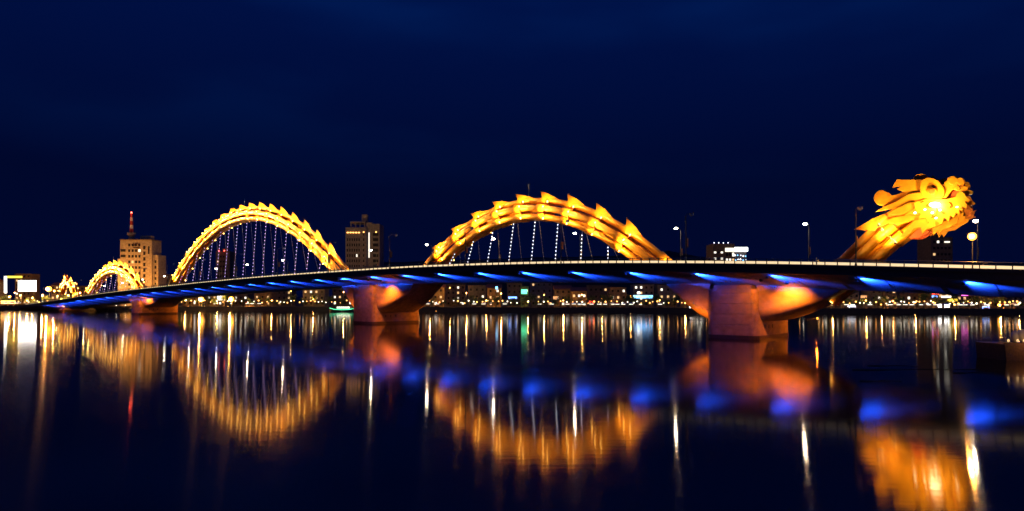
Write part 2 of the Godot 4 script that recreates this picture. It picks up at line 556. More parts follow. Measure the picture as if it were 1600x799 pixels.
func make_pier(br: Node3D, s0: float, hs: float, ho: float) -> void:
	var top := deck(s0) - DEPTH
	var out := rounded_rect(hs, ho, 1.6)
	var m := MB.new()
	var kk := out.size()
	var levels := [[-1.0, 0.0], [0.9, 0.0]]
	var lift := 3.0
	while lift < top - 1.6:
		levels.append_array([[lift, 0.0], [lift + 0.02, 0.07], [lift + 0.1, 0.07], [lift + 0.12, 0.0]])
		lift += 2.2
	levels.append([top - 0.75, 0.0])
	for lv in levels.size() - 1:
		var fa: float = 1.0 - levels[lv][1] / ho
		var fb: float = 1.0 - levels[lv + 1][1] / ho
		for i in kk:
			var p: Vector2 = out[i]
			var q: Vector2 = out[(i + 1) % kk]
			var np: Vector3 = (DS * (p.x + q.x) / hs + DO * (p.y + q.y) / ho).normalized()
			m.quad(ax(s0 + p.x * fa, p.y * fa, levels[lv][0]), ax(s0 + q.x * fa, q.y * fa, levels[lv][0]), ax(s0 + q.x * fb, q.y * fb, levels[lv + 1][0]), ax(s0 + p.x * fb, p.y * fb, levels[lv + 1][0]), np)
	for i in kk:
		m.tri(ax(s0, 0, top - 0.75), ax(s0 + out[i].x, out[i].y, top - 0.75), ax(s0 + out[(i + 1) % kk].x, out[(i + 1) % kk].y, top - 0.75), Vector3.UP)
	var pier := part(br, "pier", m, M.concrete)
	m = MB.new()
	var band := rounded_rect(hs + 0.12, ho + 0.12, 1.7)
	for i in kk:
		var p: Vector2 = band[i]
		var q: Vector2 = band[(i + 1) % kk]
		m.quad(ax(s0 + p.x, p.y, -1), ax(s0 + q.x, q.y, -1), ax(s0 + q.x, q.y, 0.75), ax(s0 + p.x, p.y, 0.75), DS * p.x / hs + DO * p.y / ho)
		m.quad(ax(s0 + p.x, p.y, 0.75), ax(s0 + q.x, q.y, 0.75), ax(s0 + q.x * 0.97, q.y * 0.97, 0.8), ax(s0 + p.x * 0.97, p.y * 0.97, 0.8), Vector3.UP)
	part(pier, "waterline_band", m, M.wet_concrete)
	for o in [-ho + 2.6, ho - 2.6]:
		m = MB.new()
		m.box(Transform3D(Basis(DS, Vector3.UP, DO), ax(s0, o, top - 0.3)), Vector3(hs * 1.5, 0.88, 3.6))
		part(pier, "bearing_block", m, M.concrete)
	for k in 3:
		m = MB.new()
		m.box(Transform3D(Basis(DS, Vector3.UP, DO), ax(s0 - hs, -5.2 + k * 2.1, 2.6)), Vector3(0.12, 0.8, 0.3))
		part(pier, "drain_slot", m, M.window_dark)
	# curved haunches springing from both faces of the pier
	for sg in [-1.0, 1.0]:
		m = MB.new()
		var rows := []
		var steps := 12
		for i in steps + 1:
			var t := float(i) / steps
			var s = s0 + sg * (hs - 0.5 + (16.5 if sg < 0.0 else 12.0) * t)
			var soff := deck(s) - DEPTH
			var low := lerpf(3.6, soff + 0.4, 1.0 - pow(1.0 - pow(t, 1.5), 0.9))
			var half := lerpf(ho - 1.1, BOX - 0.3, t)
			var hi := maxf(soff + 0.25, low + 0.05)
			var r := minf(2.6, (hi - low) * 0.8)
			var ring := [Vector2(-half, hi)]
			for k in 6:
				var an := PI / 2 * k / 5.0
				ring.append(Vector2(-half + r - cos(an) * r, low + r - sin(an) * r))
			for k in 6:
				var an := PI / 2 * (1.0 - k / 5.0)
				ring.append(Vector2(half - r + cos(an) * r, low + r - sin(an) * r))
			ring.append(Vector2(half, hi))
			rows.append([s, ring])
		for i in steps:
			var a: Array = rows[i][1]
			var b: Array = rows[i + 1][1]
			for j in a.size() - 1:
				var pa := ax(rows[i][0], a[j].x, a[j].y)
				var pb := ax(rows[i][0], a[j + 1].x, a[j + 1].y)
				var pc := ax(rows[i + 1][0], b[j + 1].x, b[j + 1].y)
				var pd := ax(rows[i + 1][0], b[j].x, b[j].y)
				var mid = (a[j] + a[j + 1]) * 0.5
				# smooth normals across the section
				var nj := ring_n(a, j)
				var nk := ring_n(a, j + 1)
				m.trin(pa, pb, pc, nj, nk, nk)
				m.trin(pa, pc, pd, nj, nk, nj)
		part(pier, "haunch", m, M.concrete)
	# amber floodlights that wash the haunches
	var amber := lin(1.0, 0.17, 0.005)
	for L in [[-7.2 - hs, -12.4, 99.0, -6.6 - hs, -8.2, 8.0, 900.0, 46.0], [hs + 2.6, -ho - 2.2, 4.0, hs + 2.4, -7.5, 5.0, 110.0, 60.0], [-hs - 5.0, ho + 2.6, 4.0, -hs - 0.2, ho - 4.0, 2.4, 120.0, 60.0], [-hs - 2.4, -ho - 4.2, 99.0, -hs + 3.0, -ho, 4.0, 185.0, 62.0]]:
		if L[2] > 50.0:
			L[2] = deck(s0 + L[0]) - 1.5 - (18.75 + L[1]) / 11.75 * 2.6 - 0.55
		var lp := ax(s0 + L[0], L[1], L[2])
		var to := ax(s0 + L[3], L[4], L[5])
		var dirn := (to - lp).normalized()
		m = MB.new()
		m.box(Transform3D(Basis.looking_at(dirn), lp - dirn * 0.3), Vector3(0.6, 0.45, 0.3))
		var foot := ax(s0 + L[0] * 0.6, clampf(L[1], -ho, ho), lp.y - 0.4) if L[2] < 6.0 else lp + Vector3.UP * 0.6
		m.tube([lp - dirn * 0.3, foot], [0.06, 0.06], 6)
		var fx := part(pier, "haunch_floodlight", m, M.dark_steel)
		m = MB.new()
		m.box(Transform3D(Basis.looking_at(dirn), lp - dirn * 0.13), Vector3(0.5, 0.36, 0.03))
		part(pier, "lens_light", m, M.lamp_amber)
		spot(br, lp - br.position, to - br.position, amber, L[6], L[7], 1.0, 0.15)
func ring_n(a: Array, j: int) -> Vector3:
	var d: Vector2 = a[mini(j + 1, a.size() - 1)] - a[maxi(j - 1, 0)]
	var nn := Vector2(d.y, -d.x).normalized()
	# outside lies away from the section's middle top
	var c: Vector2 = a[j] - Vector2(0, a[0].y)
	if nn.dot(c) < 0:
		nn = -nn
	return DO * nn.x + Vector3.UP * nn.y

func make_railings() -> void:
	var post := MB.new()
	post.box(Transform3D(Basis(), Vector3(0, 0.52, 0)), Vector3(0.14, 1.04, 0.16))
	post.box(Transform3D(Basis(), Vector3(0, 0.03, 0)), Vector3(0.26, 0.06, 0.3))
	var pm := post.mesh()
	var turn := Basis(DS, Vector3.UP, DO)
	for side in [-1.0, 1.0]:
		var o = 18.68 * side
		var rl := thing("bridge_railing", "steel railing with a cream light strip along the bridge edge over the blue soffit lamps" if side < 0 else "thin steel railing along the far edge of the bridge behind the dragon arches", "railing", ax(64, o, deck(64)))
		for bar in [[1.08, 0.07, "top_rail"], [0.62, 0.03, "middle_rail"]]:
			var m := MB.new()
			var pts := []
			var rad := []
			var s := -186.0
			while s <= 516.0:
				pts.append(ax(s, o, deck(s) + 0.16 + bar[0])); rad.append(bar[1])
				s += 6.0
			m.tube(pts, rad, 6)
			part(rl, bar[2], m, M.rail_steel)
		var m2 := MB.new()
		sweep(m2, [[15.42 * side, 0.36], [15.42 * side, 0.84], [15.34 * side, 0.84], [15.34 * side, 0.36]], -186, 516, 6.0)
		part(rl, "led_strip", m2, M.led_rail)
		var k := 0
		var s2 := -70.0
		while s2 < 512.0 and k < 290:
			var sp := ax(s2, o, deck(s2) + 0.16)
			shared(rl, "post", pm, M.dark_steel, Transform3D(turn, sp - rl.position))
			s2 += 2.1
			k += 1

# ---------- the dragon ----------
const TUBES := [[0.0, 2.55], [-2.0, 0.45], [2.0, 0.45], [-1.4, -1.95], [1.4, -1.95]]
func lathe_tube(path: Callable, t0: float, t1: float, off: Array, rad: float, k := 5) -> MB:
	var m := MB.new()
	var pts := []
	var rr := []
	var put := func(t: float, r: float):
		var fr: Array = path.call(t)
		pts.append(fr[0] + fr[2] * off[1] + DO * off[0]); rr.append(r)
	# a sleeve at the joint, then the plain pipe
	put.call(t0, rad * 1.02)
	put.call(lerpf(t0, t1, 0.02), rad * 1.24)
	put.call(lerpf(t0, t1, 0.3), rad * 1.27)
	put.call(lerpf(t0, t1, 0.305), rad)
	for i in range(1, k + 1):
		put.call(lerpf(lerpf(t0, t1, 0.305), t1, float(i) / k), rad)
	m.tube(pts, rr, 14)
	return m
# path returns [point, tangent towards the tail, outward normal]
func dragon_run(root: Node3D, path: Callable, joints: Array, fins: Callable, energy: float, scale := 1.0, lit_joints := 99) -> void:
	for i in joints.size() - 1:
		for tb in TUBES:
			part(root, "body_tube", lathe_tube(path, joints[i], joints[i + 1], [tb[0] * scale, tb[1] * scale], 0.88 * scale), M.dragon)
	for i in joints.size():
		var fr: Array = path.call(joints[i])
		var p: Vector3 = fr[0]
		var b: Vector3 = fr[1]
		var u: Vector3 = fr[2]
		# diaphragm plate that ties the tubes
		var m := MB.new()
		var outline := []
		for q in [[0.0, 3.1], [0.8, 2.9], [1.4, 1.7], [2.9, 0.9], [3.0, -0.1], [2.3, -0.9], [2.3, -2.4], [1.4, -3.1], [0.5, -2.6], [-0.5, -2.6], [-1.4, -3.1], [-2.3, -2.4], [-2.3, -0.9], [-3.0, -0.1], [-2.9, 0.9], [-1.4, 1.7], [-0.8, 2.9]]:
			outline.append(p + DO * q[0] * scale + u * q[1] * scale)
		m.plate(outline, b * 0.35 * scale, 0.06)
		var col := part(root, "collar_plate", m, M.dragon_dark)
		# light fittings facing the head
		for q in [[-3.15, 0.9], [-2.5, -2.3], [-1.5, 2.4], [3.15, 0.9], [2.5, -2.3]]:
			var lp: Vector3 = p + DO * q[0] * scale + u * q[1] * scale
			m = MB.new()
			m.tube([lp + b * 0.25, lp - b * 0.2], [0.22, 0.36], 8)
			m.tube([lp, p + DO * q[0] * 0.8 * scale + u * q[1] * 0.8 * scale], [0.07, 0.07], 5)
			var fx := part(col, "floodlight", m, M.dark_steel)
			m = MB.new()
			m.tube([lp - b * 0.21, lp - b * 0.25], [0.33, 0.3], 8)
			part(col, "floodlight_lens", m, M.lamp_gold)
		var warm := lin(1.0, 0.64, 0.15)
		if energy > 0.0 and i < lit_joints:
			for q in [[-4.6, -0.8, 1.0], [-4.0, 4.2, 0.8]]:
				var lp: Vector3 = p + DO * q[0] * scale + u * q[1] * scale + b * 0.3
				spot(root, lp - root.position, lp + DO * 3.0 - b * 1.6 + u * (0.9 if q[1] < 0 else -1.6) - root.position, warm, energy * q[2], 74.0, 0.6, 0.15)
		if fins.is_valid() and fins.call(joints[i]) > 0.0:
			var k: float = fins.call(joints[i]) * scale
			m = MB.new()
			var fo: Vector3 = p - b * 3.8 * k + u * 3.05 * scale
			var tip: Vector3 = p + b * 4.0 * k + u * (3.0 + 2.2 * k)
			var mid: Vector3 = p + b * 0.3 * k + u * (3.0 + 1.5 * k)
			var le: Vector3 = p + b * 1.2 * k + u * 2.0 * scale - DO * 1.5 * k
			var ri: Vector3 = p + b * 1.2 * k + u * 2.0 * scale + DO * 1.5 * k
			var fl: Vector3 = p - b * 2.2 * k + u * 2.5 * scale - DO * 0.9 * k
			var fr2: Vector3 = p - b * 2.2 * k + u * 2.5 * scale + DO * 0.9 * k
			m.quad(fo, mid, le, fl, -DO + u); m.tri(mid, tip, le, -DO + u)
			m.quad(fo, mid, ri, fr2, DO + u); m.tri(mid, tip, ri, DO + u)
			m.tri(tip, le, ri, b); m.quad(fl, le, ri, fr2, -u); m.tri(fo, fl, fr2, -u)
			part(root, "dorsal_fin", m, M.dragon)
func arch_path(sa: float, sb: float, crown: float) -> Callable:
	var ha := deck(sa)
	var hb := deck(sb)
	var mid := (sa + sb) / 2.0
	var rise := crown - (ha + hb) / 2.0
	var hf := func(s: float) -> float:
		var x := (s - mid) / ((sb - sa) / 2.0)
		return lerpf(ha, hb, (s - sa) / (sb - sa)) + rise * (1.0 - x * x)
	return func(s: float) -> Array:
		var h: float = hf.call(s)
		var sl: float = (hf.call(s + 0.1) - hf.call(s - 0.1)) / 0.2
		var b := (DS + Vector3.UP * sl).normalized()
		var u := (Vector3.UP - DS * sl).normalized()
		return [ax(s, 0, h), b, u]
func hangers(root: Node3D, path: Callable, from: float, to: float, step: float, cool: bool) -> void:
	var bulb := MB.new()
	bulb.ball(Vector3.ZERO, Vector3.ONE * 0.15, 3, 5)
	var s := from
	while s <= to + 0.01:
		for side in [-1.0, 1.0]:
			var fr: Array = path.call(s)
			var top: Vector3 = fr[0] + fr[2] * -2.9 + DO * side * 0.8
			var foot := ax(s, side * 3.0, deck(s) + 0.4)
			if top.y - foot.y < 2.0:
				continue
			var m := MB.new()
			m.tube([top, foot], [0.06, 0.06], 5)
			var cb := part(root, "hanger_cable", m, M.cable)
			m = MB.new()
			m.tube([foot, foot + (top - foot).normalized() * 1.6], [0.32, 0.14], 8)
			part(cb, "anchor_socket", m, M.white_paint)
			m = MB.new()
			var ln := top.distance_to(foot)
			var k := 1.9
			while k < ln - 0.4:
				m.ball(foot.lerp(top, k / ln) - DO * 0.12 * -side, Vector3.ONE * (0.17 if side < 0 else 0.1), 3, 5)
				k += 1.05 if cool else 1.5
			if m.v.size():
				part(cb, "led_bulbs", m, (M.led_cool if cool else M.led_violet) if side < 0 else M.led_dim).set_meta("kind", "stuff")
		s += step
func make_dragon() -> void:
	var full := func(_s: float) -> float: return 1.0
	for a in [
		[22.5, 106.0, 33.4, 105.0, "golden dragon arch with large back fins rising between the two tallest concrete piers", true, 32.0, 1],
		[152.5, 306.0, 45.4, 250.0, "tallest golden dragon arch with many LED-lit hanger cables", false, 232.0, 1],
		[343.0, 439.0, 26.3, 330.0, "small bright golden dragon arch in front of the cream television building", false, 394.0, 1]]:
		var path := arch_path(a[0], a[1], a[2])
		var root := thing("dragon_arch", a[4], "arch", ax((a[0] + a[1]) / 2, 0, deck((a[0] + a[1]) / 2)), "dragon body arches")
		var joints := []
		var s: float = a[0] - 2.0
		joints.append(s)
		s = a[0] + (8.5 if a[5] else 9.5)
		while s < a[1] - 3.0:
			joints.append(s)
			s += 8.45
		joints.append(a[1] + 2.0)
		var lo: float = a[0]
		var hi: float = a[1]
		var fins := func(t: float) -> float: return 0.0 if t < lo + 1.0 or t > hi + 1.0 else 1.0
		dragon_run(root, path, joints, fins, a[3])
		hangers(root, path, a[0] + (12.5 if a[5] else 13.0), a[1] - 9.0, 8.45, a[5])
		# lightning rod on the crown
		var m := MB.new()
		var fr: Array = path.call((a[0] + a[1]) / 2 - 0.5)
		m.tube([fr[0] + Vector3.UP * 2.5, fr[0] + Vector3.UP * 7.4], [0.1, 0.05], 6)
		part(root, "lightning_rod", m, M.steel)
		for e in [a[0], a[1]]:
			m = MB.new()
			m.box(Transform3D(Basis(DS, Vector3.UP, DO), ax(e, 0, deck(e) + 0.5)), Vector3(8.5, 1.3, 6.0))
			part(root, "springing_block", m, M.concrete)
	# the tail beyond the last arch
	var tail := thing("dragon_tail", "short golden dragon tail rearing up at the end of the bridge", "sculpture", ax(470, 0, deck(470)))
	var c := Curve3D.new()
	for p in [[453.0, 5.0], [458.0, 9.5], [464.0, 14.5], [471.0, 18.6], [479.0, 20.0], [486.0, 17.5], [490.0, 13.0]]:
		c.add_point(ax(p[0], 0, p[1]), DS * -2.2, DS * 2.2)
	var tl := c.get_baked_length()
	var tp := func(t: float) -> Array:
		var p := c.sample_baked(t)
		var b := (c.sample_baked(minf(t + 0.2, tl)) - c.sample_baked(maxf(t - 0.2, 0.0))).normalized()
		return [p, b, DO.cross(b).normalized() * signf(DO.cross(b).dot(DS * -b.y + Vector3.UP * b.dot(DS)))]
	var js := []
	for i in 7:
		js.append(0.1 + (tl - 0.2) * i / 6.0)
	dragon_run(tail, tp, js, full, 260.0, 0.72)
	for k in 5:
		var m := MB.new()
		var fr: Array = tp.call(tl * (0.62 + 0.09 * k))
		var o := (k - 2) * 0.9
		var e: Vector3 = fr[0] + DO * o
		m.plate([e, e + fr[1] * 2.5 + fr[2] * 2.0, e + fr[1] * 3.4 + fr[2] * 5.6, e + fr[1] * 0.6 + fr[2] * 3.4, e - fr[1] * 1.4 + fr[2] * 1.6], DO * 0.4, 0.05)
		part(tail, "tail_flame", m, M.dragon)
	make_head()

func hp(cx: float, cy: float, o: float) -> Vector3:   # a point of the head's profile, from a crop of the photograph, on the plane o
	var q := on_plane(1360.0 + cx / 6.147, 260.0 + cy / 6.147, -2.5)
	return ax(q.x, o, q.y)
func smooth_outline(pts: Array, k := 3) -> Array:
	var out := []
	var c := pts.size()
	for i in c:
		var p0: Vector2 = pts[(i + c - 1) % c]
		var p1: Vector2 = pts[i]
		var p2: Vector2 = pts[(i + 1) % c]
		var p3: Vector2 = pts[(i + 2) % c]
		for j in k:
			var t := float(j) / k
			out.append(p1.cubic_interpolate(p2, p1 + (p0 - p1) * 0.6, p2 + (p3 - p2) * 0.6, t))
	return out
func disc(cx: float, cy: float, r: float, k := 20) -> Array:
	var out := []
	for i in k:
		out.append(Vector2(cx + cos(TAU * i / k) * r, cy + sin(TAU * i / k) * r))
	return out
func make_head() -> void:
	var q0 := on_plane(1340, 405, 0)
	var head := thing("dragon_statue", "golden steel dragon head with flame-shaped mane on a rising neck", "sculpture", ax(q0.x, 0, deck(q0.x)))
	# neck
	var c := Curve3D.new()
	for p in [[-15.5, 8.5], [-22.3, 15.5], [-27.0, 20.2], [-31.5, 23.9], [-37.0, 26.5]]:
		c.add_point(ax(p[0], 0, p[1]), Vector3.ZERO, Vector3.ZERO)
	var tl := c.get_baked_length()
	var np := func(t: float) -> Array:
		var p := c.sample_baked(t)
		var b := -(c.sample_baked(minf(t + 1.5, tl)) - c.sample_baked(maxf(t - 1.5, 0.0))).normalized()
		return [p, b, (Vector3.UP - b * b.y).normalized()]
	var js := [1.0, tl * 0.62, tl * 0.86]
	dragon_run(head, np, js, func(t: float) -> float: return 1.0 if absf(t - tl * 0.62) < 0.1 else 0.0, 95.0, 1.0, 2)
	var flat := func(pts: Array) -> Array:
		var out := []
		for p in pts:
			out.append(Vector2(p[0], p[1]))
		return out
	# [name, outline, offset, thickness, material, smooth]
	var plates := [
		["mane_curl", [[160, 275], [150, 245], [120, 225], [85, 225], [50, 245], [28, 280], [28, 320], [50, 355], [95, 375], [150, 375], [250, 345], [350, 305], [480, 300], [480, 215], [330, 235], [240, 268]], 1.7, 0.4, "dragon", true],
		["mane_lobe", [[408, 135], [412, 105], [430, 82], [460, 68], [490, 66], [522, 74], [545, 96], [555, 130], [540, 180], [430, 180]], 1.9, 0.4, "dragon", true],
		["mane_plume", [[215, 205], [235, 160], [265, 122], [330, 128], [410, 125], [500, 125], [560, 160], [600, 220], [560, 310], [420, 300], [330, 250], [258, 222], [305, 190]], 2.5, 0.4, "dragon", false],
		["mane_plume", [[620, 330], [560, 262], [480, 255], [380, 268], [330, 300], [240, 350], [150, 385], [60, 440], [180, 420], [280, 400], [360, 390], [480, 410], [590, 420]], 3.0, 0.4, "dragon", true],
		["mane_plume", [[620, 420], [560, 370], [480, 345], [400, 350], [330, 380], [250, 420], [180, 462], [250, 478], [320, 470], [390, 440], [350, 474], [440, 470], [590, 490]], 3.5, 0.4, "dragon", false],
		["mane_plume", [[620, 500], [560, 440], [480, 425], [420, 440], [340, 475], [240, 492], [150, 530], [70, 600], [180, 550], [300, 560], [360, 545], [430, 520], [405, 548], [500, 550], [600, 560]], 3.1, 0.4, "dragon", false],
		["mane_plume", [[620, 500], [520, 500], [440, 525], [400, 570], [350, 630], [290, 682], [362, 678], [405, 650], [440, 600], [500, 595], [515, 655], [565, 605], [640, 590]], 3.6, 0.4, "dragon", false],
		["throat_plate", [[360, 690], [400, 650], [440, 600], [500, 590], [560, 620], [520, 660], [460, 690]], 1.4, 0.5, "dragon_red", true],
		["brow_plate", [[500, 150], [560, 112], [620, 122], [670, 150], [705, 190], [728, 240], [722, 285], [690, 314], [600, 318], [540, 310], [490, 250]], 3.3, 0.45, "dragon", true],
		["crest_flame", [[545, 118], [575, 100], [605, 84], [625, 112], [640, 132], [680, 122], [722, 106], [735, 130], [765, 118], [740, 165], [650, 170]], 2.1, 0.35, "dragon", false],
		["snout", [[690, 190], [735, 145], [758, 110], [800, 92], [835, 97], [862, 110], [897, 114], [916, 142], [914, 172], [902, 190], [946, 206], [935, 236], [880, 246], [840, 236], [800, 228], [770, 262], [735, 310], [700, 310]], 2.9, 0.5, "dragon", true],
		["mouth_lining", [[715, 325], [735, 300], [770, 250], [800, 225], [850, 228], [900, 240], [880, 270], [840, 320]], 2.0, 0.5, "dragon_red", false],
		["jaw_plate", [[490, 330], [600, 316], [740, 320], [830, 297], [850, 262], [885, 247], [912, 258], [930, 290], [972, 332], [922, 345], [942, 372], [930, 410], [898, 395], [902, 440], [868, 425], [872, 480], [835, 452], [815, 500], [780, 480], [765, 540], [725, 500], [700, 560], [640, 585], [560, 560], [490, 480], [470, 400]], 3.4, 0.45, "dragon", false],
		["beard_flame", [[590, 560], [680, 530], [760, 520], [820, 490], [862, 470], [840, 545], [770, 592], [700, 610], [655, 668], [640, 635], [608, 668], [598, 610]], 2.6, 0.4, "dragon", false],
		["beard_flame", [[780, 500], [850, 455], [905, 440], [890, 480], [925, 470], [895, 520], [850, 545], [800, 550]], 2.2, 0.4, "dragon", false],
		["beard_flame", [[860, 430], [900, 395], [950, 360], [955, 410], [985, 400], [960, 450], [980, 470], [930, 490], [890, 480]], 1.6, 0.4, "dragon_dark", false],
		["cheek_flame", [[430, 420], [470, 380], [540, 340], [600, 360], [660, 420], [650, 470], [600, 500], [575, 550], [550, 500], [480, 520], [500, 460]], 3.85, 0.35, "dragon", false],
	]
	for p in plates:
		var ol: Array = flat.call(p[1])
		if p[5]:
			ol = smooth_outline(ol)
		for sg in [-1.0, 1.0]:
			var pts := []
			for w in ol:
				pts.append(hp(w.x, w.y, p[2] * sg))
			var m := MB.new()
			m.plate(pts, DO * p[3], 0.07)
			part(head, p[0], m, M[p[4]])
	# discs: eye and nose curls
	for d in [[610, 252, 50, 3.75, "eye_ring", "dragon"], [610, 252, 33, 3.98, "eyeball", "lamp_eye"], [803, 140, 44, 3.3, "nose_curl", "dragon"], [876, 150, 38, 3.35, "nose_curl", "dragon"], [850, 215, 26, 3.3, "nostril_curl", "dragon"], [760, 380, 30, 3.75, "jaw_boss", "dragon"], [470, 375, 34, 3.85, "mane_boss", "dragon"]]:
		for sg in [-1.0, 1.0]:
			var pts := []
			for w in disc(d[0], d[1], d[2]):
				pts.append(hp(w.x, w.y, d[3] * sg))
			var m := MB.new()
			m.plate(pts, DO * 0.3, 0.09)
			part(head, d[4], m, M.dragon_dark if d[5] == "lamp_eye" else M[d[5]])
	# solid core of the skull between the side plates
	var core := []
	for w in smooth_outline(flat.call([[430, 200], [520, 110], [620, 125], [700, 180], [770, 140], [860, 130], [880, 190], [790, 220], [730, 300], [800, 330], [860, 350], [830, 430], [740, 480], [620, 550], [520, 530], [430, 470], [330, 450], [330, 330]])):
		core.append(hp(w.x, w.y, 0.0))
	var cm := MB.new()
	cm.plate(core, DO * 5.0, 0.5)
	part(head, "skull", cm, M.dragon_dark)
	# floodlights fixed to the cheek and the neck
	var warm := lin(1.0, 0.7, 0.2)
	for L in [[640, 378, 5.6, 120.0, 0.5], [450, 455, 0.0, 0.0, 0.2], [615, 455, 0.0, 0.0, 0.22], [690, 430, 0.0, 0.0, 0.18], [650, 505, 0.0, 0.0, 0.18], [545, 425, 0.0, 0.0, 0.18], [850, 400, 0.0, 0.0, 0.15]]:
		var lp := hp(L[0], L[1], -4.15)
		var m := MB.new()
		m.ball(lp, Vector3(L[4] * 2.2 if L[4] > 0.4 else L[4], L[4], 0.3), 6, 12)
		part(head, "floodlight", m, M.lamp_head)
		if L[3] > 0.0:
			spot(head, hp(L[0], L[1], -L[2]) - head.position, hp(L[0], L[1], 0.0) - head.position, warm, L[3], 82.0, 0.4, 0.2)
	# floodlights on the footpath that light the head from below
	for L in [[-19.0, 1250, 240.0], [-31.0, 1430, 340.0], [-45.0, 1500, 340.0]]:
		var fp := ax(L[0], -14.4, deck(L[0]))
		var fl := thing("deck_floodlight", "low floodlight on the roadside aimed up at the dragon head", "floodlight", fp, "floodlights under the dragon head")
		var aim := hp(560, 330, -2.0) if L[0] > -40 else hp(760, 330, -2.0)
		if L[0] > -20:
			aim = hp(250, 420, -2.0)
		var lp := fp + Vector3.UP * 1.0
		var dirn := (aim - lp).normalized()
		var m := MB.new()
		m.tube([fp, lp], [0.08, 0.06], 6)
		part(fl, "stand", m, M.dark_steel)
		m = MB.new()
		m.box(Transform3D(Basis.looking_at(dirn), lp), Vector3(0.6, 0.45, 0.3))
		part(fl, "housing", m, M.dark_steel)
		m = MB.new()
		m.box(Transform3D(Basis.looking_at(dirn), lp + dirn * 0.17), Vector3(0.5, 0.36, 0.03))
		part(fl, "lens_light", m, M.lamp_gold)
		spot(fl, lp + dirn * 0.3 - fp, aim - fp, warm, L[2], 34.0, 0.8, 0.2)
	# pedestal
	var pm := MB.new()
	var b0 := on_plane(1283, 405, -4)
	var sA := b0.x
	var sB := -29.0
	var hA := deck(sA)
	var hB := deck(sB)
	for sg in [-1.0, 1.0]:
		pm.quad(ax(sA, 4 * sg, hA), ax(sB, 4 * sg, hB), ax(sB + 1, 3.6 * sg, hB + 1.6), ax(sA - 3.0, 3.6 * sg, hA + 1.9), DO * sg)
	pm.quad(ax(sA, -4, hA), ax(sA, 4, hA), ax(sA - 3.0, 3.6, hA + 1.9), ax(sA - 3.0, -3.6, hA + 1.9), DS)
	pm.quad(ax(sB, -4, hB), ax(sB, 4, hB), ax(sB + 1, 3.6, hB + 1.6), ax(sB + 1, -3.6, hB + 1.6), -DS)
	pm.quad(ax(sB + 1, -3.6, hB + 1.6), ax(sB + 1, 3.6, hB + 1.6), ax(sA - 3.0, 3.6, hA + 1.9), ax(sA - 3.0, -3.6, hA + 1.9), Vector3.UP)
	part(head, "pedestal", pm, M.concrete)

# ---------- street lamps on the bridge ----------
func make_street_lamps() -> void:
	for side in [1.0, -1.0]:
		var lit: bool = side > 0
		var k := 0
		for i in range(-4, 16):
			var s := (-7.2 + 32.75 * i) if lit else (6.3 - 32.75 * -i + (0.0))
			if s < -60 or s > 505:
				continue
			var o = 17.2 * side
			var base := ax(s, o, deck(s))
			var lm := thing("street_lamp", "lit street lamp with warm white head on the far footpath of the bridge" if lit else "unlit street lamp with small sign box on the footpath behind the cream light strip", "street lamp", base, "lit lamps along the far footpath" if lit else "unlit lamps along the lit railing")
			var inw = DO * -side
			var m := MB.new()
			m.tube([base, base + Vector3.UP * 0.6, base + Vector3.UP * 0.62, base + Vector3.UP * 10.0], [0.2, 0.2, 0.13, 0.08], 8)
			part(lm, "pole", m, M.dark_steel)
			m = MB.new()
			m.tube([base + Vector3.UP * 9.6, base + Vector3.UP * 10.3 + inw * 0.15, base + Vector3.UP * 10.7 + inw * 0.9, base + Vector3.UP * 10.85 + inw * 2.2], [0.07, 0.07, 0.06, 0.05], 6)
			m.tube([base + Vector3.UP * 8.3, base + Vector3.UP * 9.2 - inw * 0.35, base + Vector3.UP * 10.2 - inw * 0.2], [0.04, 0.05, 0.03], 5)
			part(lm, "arm", m, M.dark_steel)
			m = MB.new()
			var hd = base + Vector3.UP * 10.85 + inw * 2.6
			m.ball(hd, Vector3(0.5, 0.16, 0.5), 5, 10)
			var hh := part(lm, "lamp_housing", m, M.steel)
			m = MB.new()
			m.ball(hd + Vector3.DOWN * 0.22, Vector3(0.46, 0.36, 0.46), 6, 10)
			part(hh, "lamp_lens", m, M.lamp_white if lit else M.white_paint)
			if lit:
				omni(lm, hd + Vector3.DOWN * 0.5 - base, lin(1.0, 0.72, 0.42), 60.0, 0.2)
			m = MB.new()
			m.box(Transform3D(Basis(DO, Vector3.UP, -DS), base + Vector3.UP * 4.6 + DO * 0.55), Vector3(0.8, 2.0, 0.2))
			var sb := part(lm, "sign_box", m, M.dark_steel)
			m = MB.new()
			for f in [-1.0, 1.0]:
				m.box(Transform3D(Basis(DO, Vector3.UP, -DS), base + Vector3.UP * 4.6 + DO * 0.55 - DS * 0.11 * f), Vector3(0.5, 1.6, 0.02))
			part(sb, "sign_face", m, M.banner_cloth)
			m = MB.new()
			m.box(Transform3D(Basis(DO, Vector3.UP, -DS), base + Vector3.UP * 1.2 + DO * -0.3), Vector3(0.36, 0.8, 0.3))
			part(lm, "control_box", m, M.steel)
			k += 1

